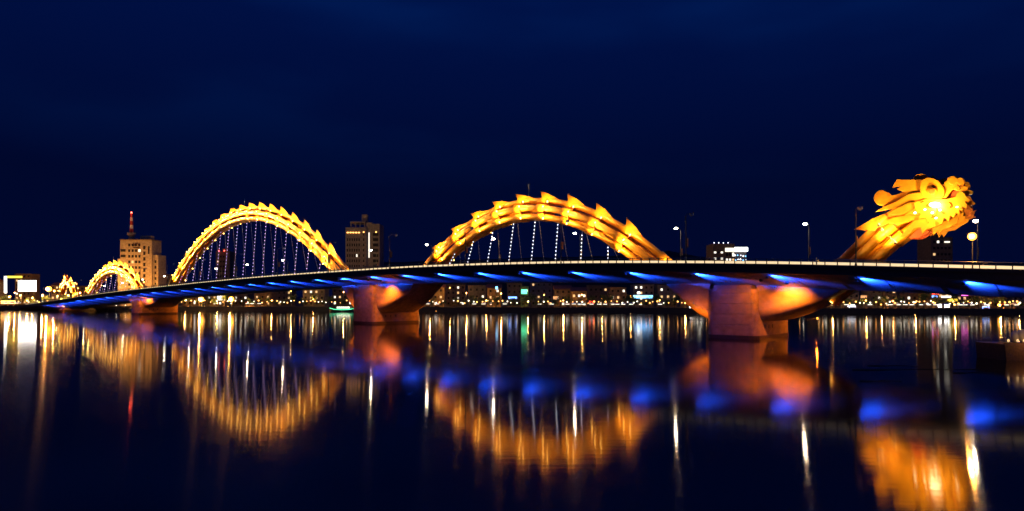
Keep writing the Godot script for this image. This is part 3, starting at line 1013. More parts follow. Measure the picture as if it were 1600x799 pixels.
func make_orange_lamp() -> void:
	var q := on_plane(1520, 370, -17.4)
	var base := ax(q.x, -17.4, deck(q.x))
	var l := thing("orange_floodlight", "blazing orange floodlight on a slim pole in front of the dragon's chin", "floodlight", base)
	var top := ax(q.x, -17.4, q.y)
	var m := MB.new()
	m.tube([base, base + Vector3.UP * 0.5, top + Vector3.UP * 0.4], [0.14, 0.1, 0.06], 8)
	part(l, "pole", m, M.dark_steel)
	m = MB.new()
	m.ball(top + DO * -0.35, Vector3.ONE * 0.62, 8, 12)
	part(l, "lamp_light", m, M.lamp_orange)
	m = MB.new()
	m.tube([top + Vector3.UP * 0.7 - DO * 0.35, top + Vector3.UP * 0.55 - DO * 0.35], [0.3, 0.66], 10)
	part(l, "shade", m, M.dark_steel)
	omni(l, top - DO * 1.3 - base, lin(1.0, 0.45, 0.08), 60.0, 0.3)

# ---------- the far bank ----------
func windows(b: Node3D, w: float, h: float, dz: float, cols: int, floors: int, y0: float, fh: float, ww: float, wh: float, lit_share: float, x0 := 0.0) -> void:
	var wm := BoxMesh.new()
	wm.size = Vector3(ww, wh, 0.24)
	for f in floors:
		for c in cols:
			var lit := rng.randf() < lit_share
			var x := x0 - w / 2 + w * (c + 0.5) / cols
			shared(b, "window", wm, ([M.window_warm, M.window_white][rng.randi() % 2]) if lit else M.window_dark, Transform3D(Basis(), Vector3(x, y0 + f * fh, dz)))
func block(b: Node3D, called: String, c: Vector3, size: Vector3, m: Material) -> MeshInstance3D:
	var mb := MB.new()
	mb.bx(c, size)
	return part(b, called, mb, m, true)
func face_turn(p: Vector3) -> float:
	return atan2(-p.x, -p.z)
func make_towers() -> void:
	# television building
	var z := 520.0
	var p := at(212, 460, z); p.y = 2.6
	var b := thing("television_building", "cream television building with rows of small square windows and a red and white mast", "building", p, "", 0.0)
	var px := z / FL
	block(b, "wall", Vector3(0, 25, -9), Vector3(30, 50, 18), M.cream_wall)
	block(b, "wing", Vector3(-14.6, 22, -8), Vector3(7, 28, 14), M.cream_wall)
	block(b, "wing", Vector3(15.6, 19.5, -9.5), Vector3(9, 39, 15), M.cream_wall)
	block(b, "parapet", Vector3(0, 50.4, -8.8), Vector3(30.6, 0.8, 18.6), M.brown_wall)
	block(b, "roof_house", Vector3(6, 52.3, -9), Vector3(10, 3.2, 7), M.cream_wall)
	windows(b, 13.0, 0, 0.05, 4, 9, 12.0, 4.3, 1.9, 2.0, 0.06, -1.5)
	windows(b, 3.0, 0, 0.05, 1, 9, 10.0, 4.3, 2.0, 2.6, 0.0, 8.0)
	windows(b, 4.0, 0, 0.06, 1, 2, 38.0, 4.3, 4.6, 2.0, 0.0, -12.2)
	windows(b, 4.0, 0, -1.95, 1, 7, 8.0, 4.3, 1.6, 2.2, 0.0, 17.6)
	block(b, "slot_window", Vector3(12.2, 42.5, 0.06), Vector3(1.2, 6, 0.3), M.window_dark)
	var tm := TextMesh.new()
	tm.text = "VTV"
	tm.font_size = 64
	tm.pixel_size = 0.055
	tm.depth = 0.3
	shared(b, "lettering", tm, M.lettering, Transform3D(Basis(), Vector3(0.6, 46.8, 0.2)))
	var t2 := TextMesh.new()
	t2.text = "DA NANG"
	t2.font_size = 64
	t2.pixel_size = 0.02
	t2.depth = 0.3
	shared(b, "lettering", t2, M.lettering, Transform3D(Basis(), Vector3(0.6, 44.4, 0.2)))
	block(b, "mast_base", Vector3(-8.6, 52.3, -8), Vector3(4.2, 4.6, 4.2), M.cream_wall)
	block(b, "mast_base_cap", Vector3(-8.6, 55.4, -8), Vector3(5.6, 1.8, 5.6), M.cream_wall)
	for k in 5:
		block(b, "mast_section", Vector3(-8.6, 57.8 + k * 3.0, -8), Vector3(2.4 - k * 0.2, 3.0, 2.4 - k * 0.2), M.red_paint if k % 2 == 0 else M.white_paint)
	var bm := MB.new()
	bm.ball(Vector3(-8.6, 71.8, -7.8), Vector3.ONE * 0.8, 5, 8)
	part(b, "beacon_light", bm, M.beacon_red, true)
	omni(b, Vector3(-8.6, 71.0, -5.0), lin(1.0, 0.06, 0.03), 8.0, 0.3)
	spot(b, Vector3(-22, 8, 32), Vector3(0, 32, 0), lin(1.0, 0.36, 0.06), 2400.0, 50.0)
	spot(b, Vector3(24, 6, 34), Vector3(4, 26, 0), lin(1.0, 0.36, 0.06), 1500.0, 50.0)
	b.scale = Vector3(0.8, 1.0, 0.8)
	# hotel tower
	z = 540.0
	p = at(565, 460, z); p.y = 2.6
	b = thing("hotel_tower", "tall grey hotel tower with a lit top storey and a bright vertical stair strip", "building", p)
	block(b, "wall", Vector3(-4.6, 31, -9), Vector3(16.5, 62, 18), M.grey_wall)
	block(b, "core", Vector3(5.6, 33, -9.6), Vector3(4.6, 66, 17), M.grey_wall)
	block(b, "wing", Vector3(11, 32.4, -9), Vector3(6.4, 64.8, 18), M.grey_wall)
	block(b, "roof_house", Vector3(0.8, 70, -9), Vector3(4.4, 6, 5), M.grey_wall)
	block(b, "crown_slab", Vector3(-3.6, 66.2, -9), Vector3(12, 1.0, 15), M.grey_wall)
	for k in 4:
		block(b, "crown_post", Vector3(-9 + k * 3.6, 64, -2.4), Vector3(0.8, 4, 0.8), M.grey_wall)
	windows(b, 11.0, 0, 0.05, 6, 12, 6.0, 4.2, 0.9, 2.2, 0.03, -6.6)
	windows(b, 2.4, 0, 0.05, 1, 13, 6.0, 4.2, 0.9, 2.0, 0.0, 1.6)
	windows(b, 4.6, 0, 0.05, 1, 13, 6.0, 4.2, 4.2, 2.4, 0.0, 11.0)
	block(b, "stair_light", Vector3(5.6, 48, -1.0), Vector3(0.8, 20, 0.3), M.window_white)
	for k in 5:
		block(b, "terrace_light", Vector3(-11 + k * 2.2, 57.8, 0.2), Vector3(1.3, 0.8, 0.4), M.globe_warm)
	for k in [1.6, 11.4]:
		block(b, "terrace_light", Vector3(k, 58.2, 0.2), Vector3(0.9, 0.9, 0.4), M.globe_warm)
	# LED-dotted building with a white roof sign
	z = 470.0
	p = at(1141, 460, z); p.y = 2.6
	b = thing("light_dotted_hotel", "dark building dotted with small lights under a bright white roof sign", "building", p)
	block(b, "wall", Vector3(-4.4, 21.7, -8), Vector3(15, 43.4, 16), M.brown_wall)
	block(b, "wing", Vector3(7.4, 20.0, -8), Vector3(8.6, 40.0, 14), M.grey_wall)
	windows(b, 7.0, 0, 0.05, 3, 8, 8.0, 4.2, 1.5, 1.2, 0.85, -8.0)
	windows(b, 6.4, 0, 0.05, 3, 8, 8.0, 4.0, 1.3, 2.6, 0.9, 0.0)
	for k in 30:
		var dm := MB.new()
		dm.ball(Vector3(3.6 + (k % 5) * 1.8 + rng.randf() * 0.5, 21 + int(k / 5) * 2.7 + rng.randf(), -0.8), Vector3.ONE * 0.4, 4, 6)
		part(b, "led_light", dm, [M.led_cool, M.sign_white, M.sign_cyan][k % 3], true)
	block(b, "roof_sign", Vector3(7.4, 39.6, -0.6), Vector3(10.0, 2.8, 0.4), M.sign_white)
	block(b, "roof_sign", Vector3(-0.4, 39.2, 0.2), Vector3(6.0, 2.6, 0.4), M.window_white)
	for k in 4:
		block(b, "cornice_light", Vector3(-11 + k * 3.2, 44.0, 0.0), Vector3(0.5, 0.7, 0.4), M.led_cool)
	# dark slab behind the head
	z = 470.0
	p = at(1472, 460, z); p.y = 2.6
	b = thing("dark_office_block", "plain dark office block standing under the dragon head's chin", "building", p)
	block(b, "wall", Vector3(0, 24, -8), Vector3(15, 48, 16), M.brown_wall)
	block(b, "roof_house", Vector3(2, 49.4, -8), Vector3(6, 3, 6), M.brown_wall)
	windows(b, 13.0, 0, 0.05, 5, 10, 6.0, 4.3, 1.5, 1.6, 0.05)
	block(b, "roof_light", Vector3(3.5, 44.6, 0.3), Vector3(3.6, 1.0, 0.4), M.window_white)
	# dark slim tower seen through the tallest arch
	z = 640.0
	p = at(347, 460, z); p.y = 2.6
	b = thing("slim_apartment_tower", "slim dark apartment tower seen between the cables of the tallest arch", "building", p)
	block(b, "wall", Vector3(0, 25, -8), Vector3(13, 50, 14), M.brown_wall)
	block(b, "roof_house", Vector3(0, 51.5, -8), Vector3(5, 3, 5), M.brown_wall)
	windows(b, 11.0, 0, 0.05, 4, 9, 8.0, 4.6, 1.4, 1.6, 0.10)
	for k in 2:
		block(b, "beacon_light", Vector3(-3 + 5 * k, 50.4, 0.3), Vector3(0.8, 0.8, 0.4), M.beacon_red)

func make_low_houses() -> void:
	# a row of low houses and shops along the promenade: [pixel x, width in pixels, top y, back, wall, lit share, roof]
	var rows := [
		[-30, 40, 440, 60, "cream_wall", 0.5, "pitched"], [35, 24, 429, 90, "ochre_wall", 0.3, "flat"], [92, 26, 446, 60, "brown_wall", 0.5, "pitched"], [128, 20, 448, 90, "ochre_wall", 0.4, "flat"],
		[262, 34, 430, 120, "brown_wall", 0.15, "flat"], [300, 30, 448, 70, "ochre_wall", 0.4, "pitched"], [335, 26, 452, 50, "ochre_wall", 0.7, "flat"], [372, 30, 446, 70, "brown_wall", 0.4, "pitched"],
		[410, 26, 450, 50, "ochre_wall", 0.4, "flat"], [440, 30, 446, 80, "brown_wall", 0.3, "pitched"], [490, 34, 452, 45, "pale_wall", 0.3, "flat"], [535, 32, 450, 70, "brown_wall", 0.4, "pitched"],
		[676, 34, 449, 45, "ochre_wall", 0.35, "pitched"], [712, 30, 446, 70, "brown_wall", 0.3, "flat"], [745, 28, 447, 55, "pale_wall", 0.35, "flat"], [772, 22, 450, 45, "ochre_wall", 0.3, "pitched"],
		[804, 24, 443, 60, "pale_wall", 0.1, "flat"], [820, 12, 449, 50, "green_wall", 0.2, "flat"], [846, 34, 440, 80, "grey_wall", 0.15, "flat"], [880, 26, 452, 45, "brown_wall", 0.3, "pitched"],
		[905, 24, 455, 40, "ochre_wall", 0.6, "pitched"], [935, 30, 447, 70, "brown_wall", 0.3, "flat"], [966, 26, 450, 50, "brown_wall", 0.4, "flat"], [1006, 32, 446, 60, "grey_wall", 0.3, "flat"],
		[1044, 30, 447, 60, "grey_wall", 0.5, "flat"], [1084, 28, 452, 45, "brown_wall", 0.5, "pitched"], [1290, 30, 452, 50, "brown_wall", 0.3, "pitched"], [1330, 26, 455, 50, "grey_wall", 0.25, "flat"],
		[1370, 18, 452, 45, "pale_wall", 0.2, "flat"], [1392, 20, 452, 45, "brown_wall", 0.3, "flat"], [1425, 36, 452, 60, "brown_wall", 0.25, "flat"], [1470, 30, 455, 50, "ochre_wall", 0.4, "pitched"],
		[1512, 34, 453, 60, "brown_wall", 0.3, "flat"], [1556, 34, 455, 50, "brown_wall", 0.4, "pitched"], [1600, 34, 453, 60, "grey_wall", 0.3, "flat"]]
	var names := {"cream_wall": "cream", "pale_wall": "pale grey", "brown_wall": "brown", "ochre_wall": "ochre", "grey_wall": "dark grey", "green_wall": "green"}
	for r in rows:
		var z := bank_z(r[0], r[3])
		var p := at(r[0], 460, z); p.y = 2.6
		var w: float = r[1] * z / FL
		var h: float = CH + (HY - r[2]) * z / FL - 2.6
		var fl := maxi(2, int(h / 3.6))
		var b := thing("town_house", "%s %s town house with %s roof behind the far promenade" % [["low", "three-storey", "four-storey", "tall"][clampi(fl - 2, 0, 3)], names[r[4]], "a pitched tiled" if r[6] == "pitched" else "a flat"], "house", p, "houses along the far promenade")
		block(b, "wall", Vector3(0, h / 2, -6), Vector3(w, h, 12), M[r[4]])
		if r[6] == "pitched":
			var m := MB.new()
			var e := w / 2 + 0.6
			m.quad(Vector3(-e, h - 0.1, 0.6), Vector3(e, h - 0.1, 0.6), Vector3(e, h + 2.6, -6), Vector3(-e, h + 2.6, -6), Vector3(0, 1, 1))
			m.quad(Vector3(-e, h - 0.1, -12.6), Vector3(e, h - 0.1, -12.6), Vector3(e, h + 2.6, -6), Vector3(-e, h + 2.6, -6), Vector3(0, 1, -1))
			for sg in [-1.0, 1.0]:
				m.tri(Vector3(e * sg, h - 0.1, 0.6), Vector3(e * sg, h - 0.1, -12.6), Vector3(e * sg, h + 2.6, -6), Vector3(sg, 0, 0))
			part(b, "roof", m, M.roof_tile, true)
		else:
			block(b, "parapet", Vector3(0, h + 0.3, -5.9), Vector3(w + 0.5, 0.6, 12.4), M[r[4]])
		windows(b, w, 0, 0.05, maxi(2, int(w / 3.2)), fl, 2.2, h / fl, 1.3, 1.5, r[5])
		block(b, "awning", Vector3(0, 3.1, 1.0), Vector3(w * 0.9, 0.25, 2.0), M.roof_tile)

func make_trees() -> void:
	var crowns := []
	for k in 4:
		var m := MB.new()
		var clumps := []
		for i in 9:
			clumps.append([Vector3(rng.randf_range(-1.9, 1.9), rng.randf_range(3.0, 6.4), rng.randf_range(-1.9, 1.9)), rng.randf_range(0.9, 1.5)])
		for i in 420:
			var c: Array = clumps[rng.randi() % clumps.size()]
			var d = Vector3(rng.randfn(), rng.randfn(), rng.randfn()).normalized() * c[1] * sqrt(rng.randf())
			var p: Vector3 = c[0] + d
			var u := Vector3(rng.randfn(), rng.randfn(), rng.randfn()).normalized() * rng.randf_range(0.22, 0.4)
			var w := u.cross(Vector3(rng.randfn(), rng.randfn(), rng.randfn()).normalized()).normalized() * 0.18
			m.quad(p - u, p + w, p + u, p - w)
		crowns.append(m.mesh())
	var tm := MB.new()
	tm.tube([Vector3.ZERO, Vector3(0.05, 1.6, 0), Vector3(0.0, 3.6, 0.1)], [0.24, 0.17, 0.1], 7)
	for i in 5:
		var an := TAU * i / 5.0
		tm.tube([Vector3(0, 2.2 + 0.2 * i, 0), Vector3(cos(an) * 1.3, 4.2 + 0.2 * i, sin(an) * 1.3)], [0.09, 0.03], 5)
	var trunk := tm.mesh()
	var px := -20.0
	var i := 0
	while px < 1620.0:
		if not (px > 1108 and px < 1230) and not (px > 556 and px < 650):
			var back := rng.randf_range(6.0, 26.0)
			var p := bank(px, back, 2.6)
			var sc := rng.randf_range(0.7, 1.25)
			var t := thing("promenade_tree", "%s leafy tree on the far promenade %s" % ["small" if sc < 0.85 else "tall" if sc > 1.1 else "medium", "close to the quay" if back < 14.0 else "set back towards the houses"], "tree", p, "trees on the far promenade", rng.randf() * TAU)
			t.scale = Vector3(sc, sc * rng.randf_range(0.85, 1.1), sc)
			shared(t, "trunk", trunk, M.bark, Transform3D())
			shared(t, "crown", crowns[i % 4], M.leaf, Transform3D())
		px += rng.randf_range(9.0, 20.0)
		i += 1

func make_promenade() -> void:
	# low globe lamps along the water
	var post := MB.new()
	post.tube([Vector3.ZERO, Vector3(0, 0.4, 0), Vector3(0, 0.42, 0), Vector3(0, 2.9, 0)], [0.14, 0.12, 0.07, 0.05], 6)
	var pmesh := post.mesh()
	var px := 4.0
	while px < 1600.0:
		var skip := (px > 1108 and px < 1236) or (px > 556 and px < 652) or (px > 100 and px < 280)
		if not skip and rng.randf() < 0.85:
			var p := bank(px, rng.randf_range(1.5, 9.0), 2.6)
			var cold := rng.randf() < 0.42
			var l := thing("promenade_lamp", "white globe lamp on a short post along the far quay" if cold else "amber globe lamp on a short post along the far quay", "lamp", p, "globe lamps along the far quay")
			shared(l, "post", pmesh, M.dark_steel, Transform3D())
			var bm := SphereMesh.new()
			var r := rng.randf_range(0.28, 0.5)
			bm.radius = r
			bm.height = r * 2
			bm.radial_segments = 8
			bm.rings = 4
			var y := rng.randf_range(2.6, 4.2)
			l.get_child(0).scale.y = y / 2.9
			shared(l, "globe_light", bm, M.globe_white if cold else M.globe_warm, Transform3D(Basis(), Vector3(0, y + r * 0.7, 0)))
		px += rng.randf_range(4.5, 10.0)
	# lit market stalls
	var canopy := MB.new()
	for k in 4:
		var a := TAU * k / 4.0 + PI / 4
		var b := TAU * (k + 1) / 4.0 + PI / 4
		canopy.tri(Vector3(cos(a) * 2.4, 2.5, sin(a) * 2.4), Vector3(cos(b) * 2.4, 2.5, sin(b) * 2.4), Vector3(0, 3.6, 0), Vector3(cos((a + b) / 2), 1, sin((a + b) / 2)))
	var cm := canopy.mesh()
	var legs := MB.new()
	for k in 4:
		var a := TAU * k / 4.0 + PI / 4
		legs.tube([Vector3(cos(a) * 2.3, 0, sin(a) * 2.3), Vector3(cos(a) * 2.3, 2.5, sin(a) * 2.3)], [0.05, 0.05], 5)
	var lm := legs.mesh()
	var tube_l := MB.new()
	tube_l.bx(Vector3(0, 2.3, 1.2), Vector3(2.4, 0.3, 0.3))
	var tl := tube_l.mesh()
	var counter := MB.new()
	counter.bx(Vector3(0, 0.5, 1.1), Vector3(2.8, 1.0, 0.7))
	var ct := counter.mesh()
	for x in [8, 17, 26, 388, 396, 404, 668, 684, 742, 756, 790, 842, 862, 886, 895, 904, 913, 925, 936, 946, 956, 964, 976, 988, 1000, 1030, 1086, 1094, 1285, 1320, 1332, 1356, 1390, 1402, 1413, 1424, 1436, 1448, 1462, 1478, 1500, 1508, 1516, 1540, 1570, 1585]:
		var p := bank(x + rng.randf_range(-2, 2), rng.randf_range(8, 14), 2.6)
		var ck := rng.randi() % 4
		var st := thing("market_stall", "stall with a %s pyramid canopy and a white tube light on the far promenade" % ["white", "red", "blue", "green"][ck], "stall", p, "lit stalls on the far promenade", rng.randf_range(-0.2, 0.2))
		shared(st, "canopy", cm, [M.white_paint, M.red_paint, M.blue_cloth, M.green_wall][ck], Transform3D())
		shared(st, "frame", lm, M.steel, Transform3D())
		shared(st, "counter", ct, M.wood, Transform3D())
		shared(st, "tube_light", tl, M.tent_light, Transform3D())
	# tall sodium lamps
	for L in [[-4, 462, 30, 0.8, 200], [16, 464, 26, 0.8, 200], [33, 462, 28, 0.7, 200], [44, 470, 16, 0.6, 160], [68, 462, 24, 0.9, 260], [86, 455, 34, 0.8, 260], [97, 468, 16, 0.6, 160], [108, 462, 24, 0.6, 160], [126, 458, 30, 0.6, 160], [10, 471, 14, 0.6, 160], [24, 458, 40, 0.5, 160], [52, 466, 22, 0.55, 160], [62, 473, 12, 0.5, 120], [91, 463, 24, 0.55, 160], [101, 455, 40, 0.45, 120], [112, 471, 14, 0.45, 120], [290, 470, 18, 0.4, 90], [340, 474, 12, 0.4, 60], [425, 470, 20, 0.4, 60], [490, 468, 24, 0.4, 60], [650, 470, 20, 0.4, 60], [760, 470, 18, 0.4, 70], [825, 472, 16, 0.4, 60], [880, 470, 22, 0.4, 80], [940, 468, 26, 0.4, 80], [1030, 470, 22, 0.4, 60], [1070, 474, 16, 0.4, 60], [1300, 474, 16, 0.4, 60], [1376, 476, 14, 0.4, 60], [1490, 476, 14, 0.4, 60], [1536, 474, 18, 0.4, 60], [1590, 475, 16, 0.4, 60], [77, 452, 20, 1.9, 1600], [315, 468.5, 4, 1.7, 1300], [362, 468, 4, 1.7, 1300], [120, 444, 30, 0.5, 60], [672, 458, 30, 0.4, 80], [703, 450, 45, 0.35, 60], [729, 458, 30, 0.4, 80], [783, 459, 35, 0.45, 120], [850, 461, 30, 0.35, 70], [909, 461, 25, 0.4, 90], [985, 463, 25, 0.35, 60], [1316, 470, 20, 0.35, 60], [1352, 470, 20, 0.35, 60], [1394, 471, 22, 0.5, 110], [1429, 473, 20, 0.4, 60], [1457, 473, 20, 0.4, 60], [1514, 474, 20, 0.35, 50], [1560, 477, 14, 0.75, 120], [455, 455, 25, 0.4, 60], [537, 457, 25, 0.35, 80]]:
		var p := bank(L[0], L[2], 2.6)
		var z := -p.z
		var h: float = CH + (HY - L[1]) * z / FL
		var l := thing("sodium_lamp", "tall orange sodium street lamp glowing above the far promenade" if L[3] < 0.7 else "tall mast with a blazing orange floodlight on the far promenade", "street lamp", p, "orange lamps on the far bank" if L[3] < 0.7 else "blazing orange floodlights on the far bank")
		var m := MB.new()
		m.tube([Vector3.ZERO, Vector3(0, h - 2.6, 0), Vector3(0, h - 2.4, 0.8)], [0.16, 0.08, 0.06], 6)
		part(l, "pole", m, M.dark_steel, true)
		m = MB.new()
		m.ball(Vector3(0, h - 2.6 + 0.1, 0.9), Vector3.ONE * L[3], 6, 10)
		part(l, "lamp_light", m, M.lamp_orange if L[3] > 0.7 else M.lamp_amber, true)
		omni(l, Vector3(0, h - 2.6 - 0.2, 1.0 + L[3] * 1.6), lin(1.0, 0.42, 0.08), L[4], 0.3)
	# signs and lit fronts: [x, y, width px, height px, back, material, label]
	for S in [
		[801, 465.5, 13, 3.2, 30, "sign_blue", "bright blue shop sign above the far promenade"],
		[776, 450, 3.5, 4, 40, "sign_cyan", "small cold blue sign high on a pole"],
		[1005, 464, 30, 4.5, 28, "sign_cyan", "long pale blue lit shopfront sign"],
		[998, 458, 4, 3, 34, "sign_white", "small white tilted sign above the blue shopfront"],
		[819, 456, 9, 7, 30, "sign_green", "small green lit signboard"],
		[1462, 459, 10, 2.6, 28, "sign_red", "red neon strip sign over a violet one"],
		[1461, 463.5, 8, 3.4, 27, "sign_blue", "violet blue neon sign under a red strip"],
		[1479, 464, 15, 3, 28, "tent_light", "long white lit shop sign beside the neon signs"],
		[1489, 469.5, 16, 4.5, 26, "sign_yellow", "greenish yellow lit shop sign"],
		[1480, 479, 7, 9, 16, "sign_white", "white oval lit advertising panel"],
		[1469, 478, 5, 5, 16, "sign_white", "small white lit advertising panel"],
		[1331, 481, 12, 6, 14, "led_cool", "cold white lit kiosk front"],
		[1541, 481, 10, 4, 14, "sign_blue", "small blue white lit kiosk front"],
		[1082, 481, 9, 4, 14, "sign_white", "bright white lit boat-house front beside the near pier haunch"],
		[42, 447, 28, 17, 30, "sign_white", "large blazing white advertising billboard beside the end of the bridge"],
		[8, 445, 3.6, 26, 32, "sign_white", "tall slim white light column"],
		[12, 472.5, 22, 5, 12, "globe_warm", "wide amber lit pavilion front at the water by the bridge end"],
		[60, 476, 12, 2.5, 10, "sign_red", "low red lit strip by the water near the billboard"],
		[925, 472, 8, 4, 22, "sign_red", "red lit shop sign among the stalls"],
		[868, 466, 7, 5, 30, "lightbox", "dim orange lit shop sign above the stalls"],
		[1350, 464, 9, 4, 28, "lightbox", "dim orange lit board beside the haunch"],
		[1508, 461, 10, 3, 30, "sign_magenta", "magenta lit shop sign high on a post"],
		[713, 485.5, 4, 2, 4, "sign_red", "tiny red light box on the quay edge near the pale houses"],
		[770, 486, 3.5, 2, 4, "sign_blue", "tiny blue light box on the quay edge under the blue pole sign"],
		[783, 486, 3.5, 2, 4, "sign_red", "tiny red light box on the quay edge beside a blue one"],
		[803, 486, 5, 2, 4, "sign_blue", "blue light box on the quay edge below the bright blue shop sign"],
		[812, 486, 3.5, 2, 4, "sign_green", "tiny green light box on the quay edge beside a blue one"],
		[914, 486, 3.5, 2, 4, "sign_red", "tiny red light box on the quay edge below the stalls"],
		[1005, 485.5, 28, 2, 4, "sign_cyan", "long pale blue light strip on the quay edge"],
		[1352, 488, 3.5, 2, 4, "sign_red", "tiny red light box on the quay edge below the dim orange board"],
		[1462, 489, 6, 2, 4, "sign_magenta", "magenta light box on the quay edge below the neon signs"],
		[1515, 489, 4, 2, 4, "sign_red", "tiny red light box on the quay edge below the magenta sign"],
		[22, 433, 24, 3, 70, "sign_yellow", "yellow lit strip along a roof edge"],
		[345, 466, 12, 7, 24, "tent_light", "pale lit screen between two blazing orange lamps"],
		[391, 481.5, 20, 4, 10, "globe_warm", "cream lit cafe front by the water"],
		[1248, 487.5, 4, 2, 3, "sign_red", "small red neon sign at the water's edge"],
		[1276, 487.5, 5, 2, 3, "sign_red", "wider red neon sign at the water's edge"],
		[1098, 486.5, 9, 1.6, 3, "sign_red", "red light strip at the water's edge beside the haunch"]]:
		var z := bank_z(S[0], S[4])
		var p := at(S[0], S[1], z)
		var foot := Vector3(p.x, 2.6, p.z)
		var k := z / FL
		var b := thing("lit_billboard" if S[3] > 8 else "lit_sign", S[6], "billboard" if S[3] > 8 else "sign", foot)
		var m := MB.new()
		m.bx(Vector3(0, p.y - 2.6, 0), Vector3(S[2] * k, S[3] * k, 0.3))
		part(b, "light_panel", m, M[S[5]], true)
		m = MB.new()
		m.bx(Vector3(0, p.y - 2.6, -0.3), Vector3(S[2] * k + 0.3, S[3] * k + 0.3, 0.26))
		part(b, "back_frame", m, M.dark_steel, true)
		for sg in [-0.35, 0.35]:
			var hh: float = p.y - 2.6 - S[3] * k / 2
			if hh > 0.3:
				m = MB.new()
				m.tube([Vector3(sg * S[2] * k, 0, -0.3), Vector3(sg * S[2] * k, hh + 0.2, -0.3)], [0.09, 0.09], 5)
				part(b, "post", m, M.dark_steel, true)
	# river boat with green neon
	var bp := bank(536, -7.0, 0.0)
	var boat := thing("river_boat", "moored river boat with green neon along its hull and white deck lights", "boat", bp)
	var m := MB.new()
	var prev := []
	for i in 9:
		var t := i / 8.0
		var x := lerpf(-8.5, 8.5, t)
		var hw := 2.2 * sqrt(maxf(0.02, 1.0 - pow(absf(t * 2 - 1), 3.0)))
		var sheer := 1.2 + 1.2 * pow(absf(t * 2 - 1), 2.0)
		var sec := [Vector3(x, sheer, -hw), Vector3(x, -0.4, -hw * 0.6), Vector3(x, -0.4, hw * 0.6), Vector3(x, sheer, hw)]
		if i:
			for j in 3:
				m.quad(prev[j], sec[j], sec[j + 1], prev[j + 1], Vector3(0, -1 if j == 1 else 0, j - 1))
			m.quad(prev[0], sec[0], sec[3], prev[3], Vector3.UP)
		prev = sec
	part(boat, "hull", m, M.dark_steel, true)
	m = MB.new()
	m.bx(Vector3(0.5, 2.5, 0), Vector3(9, 2.0, 3.2))
	part(boat, "cabin", m, M.white_paint, true)
	m = MB.new()
	m.bx(Vector3(0.5, 4.0, 0), Vector3(11, 0.25, 3.8))
	part(boat, "canopy", m, M.roof_tile, true)
	for k in 7:
		var wm := BoxMesh.new()
		wm.size = Vector3(0.8, 0.8, 0.1)
		shared(boat, "cabin_window_light", wm, M.globe_white, Transform3D(Basis(), Vector3(-3 + k * 1.15, 2.7, 1.66)))
	m = MB.new()
	m.tube([Vector3(-8.3, 2.4, 0.5), Vector3(-5, 1.6, 2.15), Vector3(0, 1.3, 2.35), Vector3(5, 1.6, 2.15), Vector3(8.3, 2.4, 0.5)], [0.16, 0.16, 0.16, 0.16, 0.16], 6)
	part(boat, "neon_light", m, M.sign_green, true)
	# jetty near the third pier
	var jp := bank(176, -16, 0)
	var jt := thing("jetty", "low jetty with small white lamps under the sinking end of the bridge", "jetty", jp)
	m = MB.new()
	m.bx(Vector3(0, 2.0, 0), Vector3(24, 0.5, 4))
	part(jt, "platform", m, M.concrete, true)
	for k in 6:
		m = MB.new()
		m.tube([Vector3(-11 + k * 4.4, -1, 1.2), Vector3(-11 + k * 4.4, 1.8, 1.2)], [0.25, 0.25], 8)
		part(jt, "pile", m, M.wet_concrete, true)
	for k in 4:
		m = MB.new()
		m.tube([Vector3(-9 + k * 6, 2.2, 1.4), Vector3(-9 + k * 6, 3.6, 1.4)], [0.05, 0.05], 5)
		var lp := part(jt, "lamp_post", m, M.dark_steel, true)
		m = MB.new()
		m.ball(Vector3(-9 + k * 6, 3.8, 1.4), Vector3.ONE * 0.3, 5, 8)
		part(lp, "lamp_light", m, M.globe_white, true)
	# barge at the near bank, cut by the picture's edge
	var zb := 97.0
	var gp := Vector3((1592.0 - 800.0) / FL * zb, 0, -zb)
	var bg := thing("moored_barge", "brown moored barge with warm deck lights and a tarpaulin load", "barge", gp)
	m = MB.new()
	m.plate([Vector3(-3.9, -0.5, 0), Vector3(9, -0.5, 0), Vector3(9, 2.2, 0), Vector3(-4.2, 2.2, 0)], Vector3(0, 0, 6.0), 0.12)
	part(bg, "hull", m, M.wood, true)
	m = MB.new()
	m.bx(Vector3(3.2, 2.3, 2.7), Vector3(14.4, 0.18, 0.22))
	part(bg, "gunwale", m, M.wood, true)
	m = MB.new()
	m.ball(Vector3(0.3, 3.3, 0.4), Vector3(0.8, 0.9, 0.8), 7, 10)
	m.ball(Vector3(-0.5, 3.1, 0.0), Vector3(0.5, 0.9, 0.6), 7, 10)
	part(bg, "tarpaulin_load", m, M.cloth, true)
	for x in [-2.6, -1.3, -0.4, 0.6]:
		m = MB.new()
		m.ball(Vector3(x, 2.65, 1.6), Vector3(0.16, 0.22, 0.16), 5, 8)
		part(bg, "deck_lamp", m, M.window_warm, true)
	omni(bg, Vector3(-0.5, 3.2, 4.6), lin(1.0, 0.5, 0.15), 5.0, 0.1)
	# floating logs
	for L in [[1430, 578, 22.0, 0.05], [1395, 572, 9.0, -0.03], [1520, 583, 7.0, 0.1], [1375, 596, 6.0, 0.02]]:
		var z: float = CH * FL / (L[1] - HY)
		var p := Vector3((L[0] - 800.0) / FL * z, 0.02, -z)
		var lg := thing("floating_log", "thin dark drift log lying low in the water beyond the barge", "log", p, "drift logs on the water", L[3])
		m = MB.new()
		var pts := []
		var rad := []
		for i in 7:
			pts.append(Vector3((i / 6.0 - 0.5) * L[2] * 0.7, 0.03 * sin(i * 2.1), 0.25 * sin(i * 1.3))); rad.append(0.07 + 0.04 * sin(i * 0.9 + 1))
		m.tube(pts, rad, 6)
		part(lg, "trunk", m, M.bark, true)

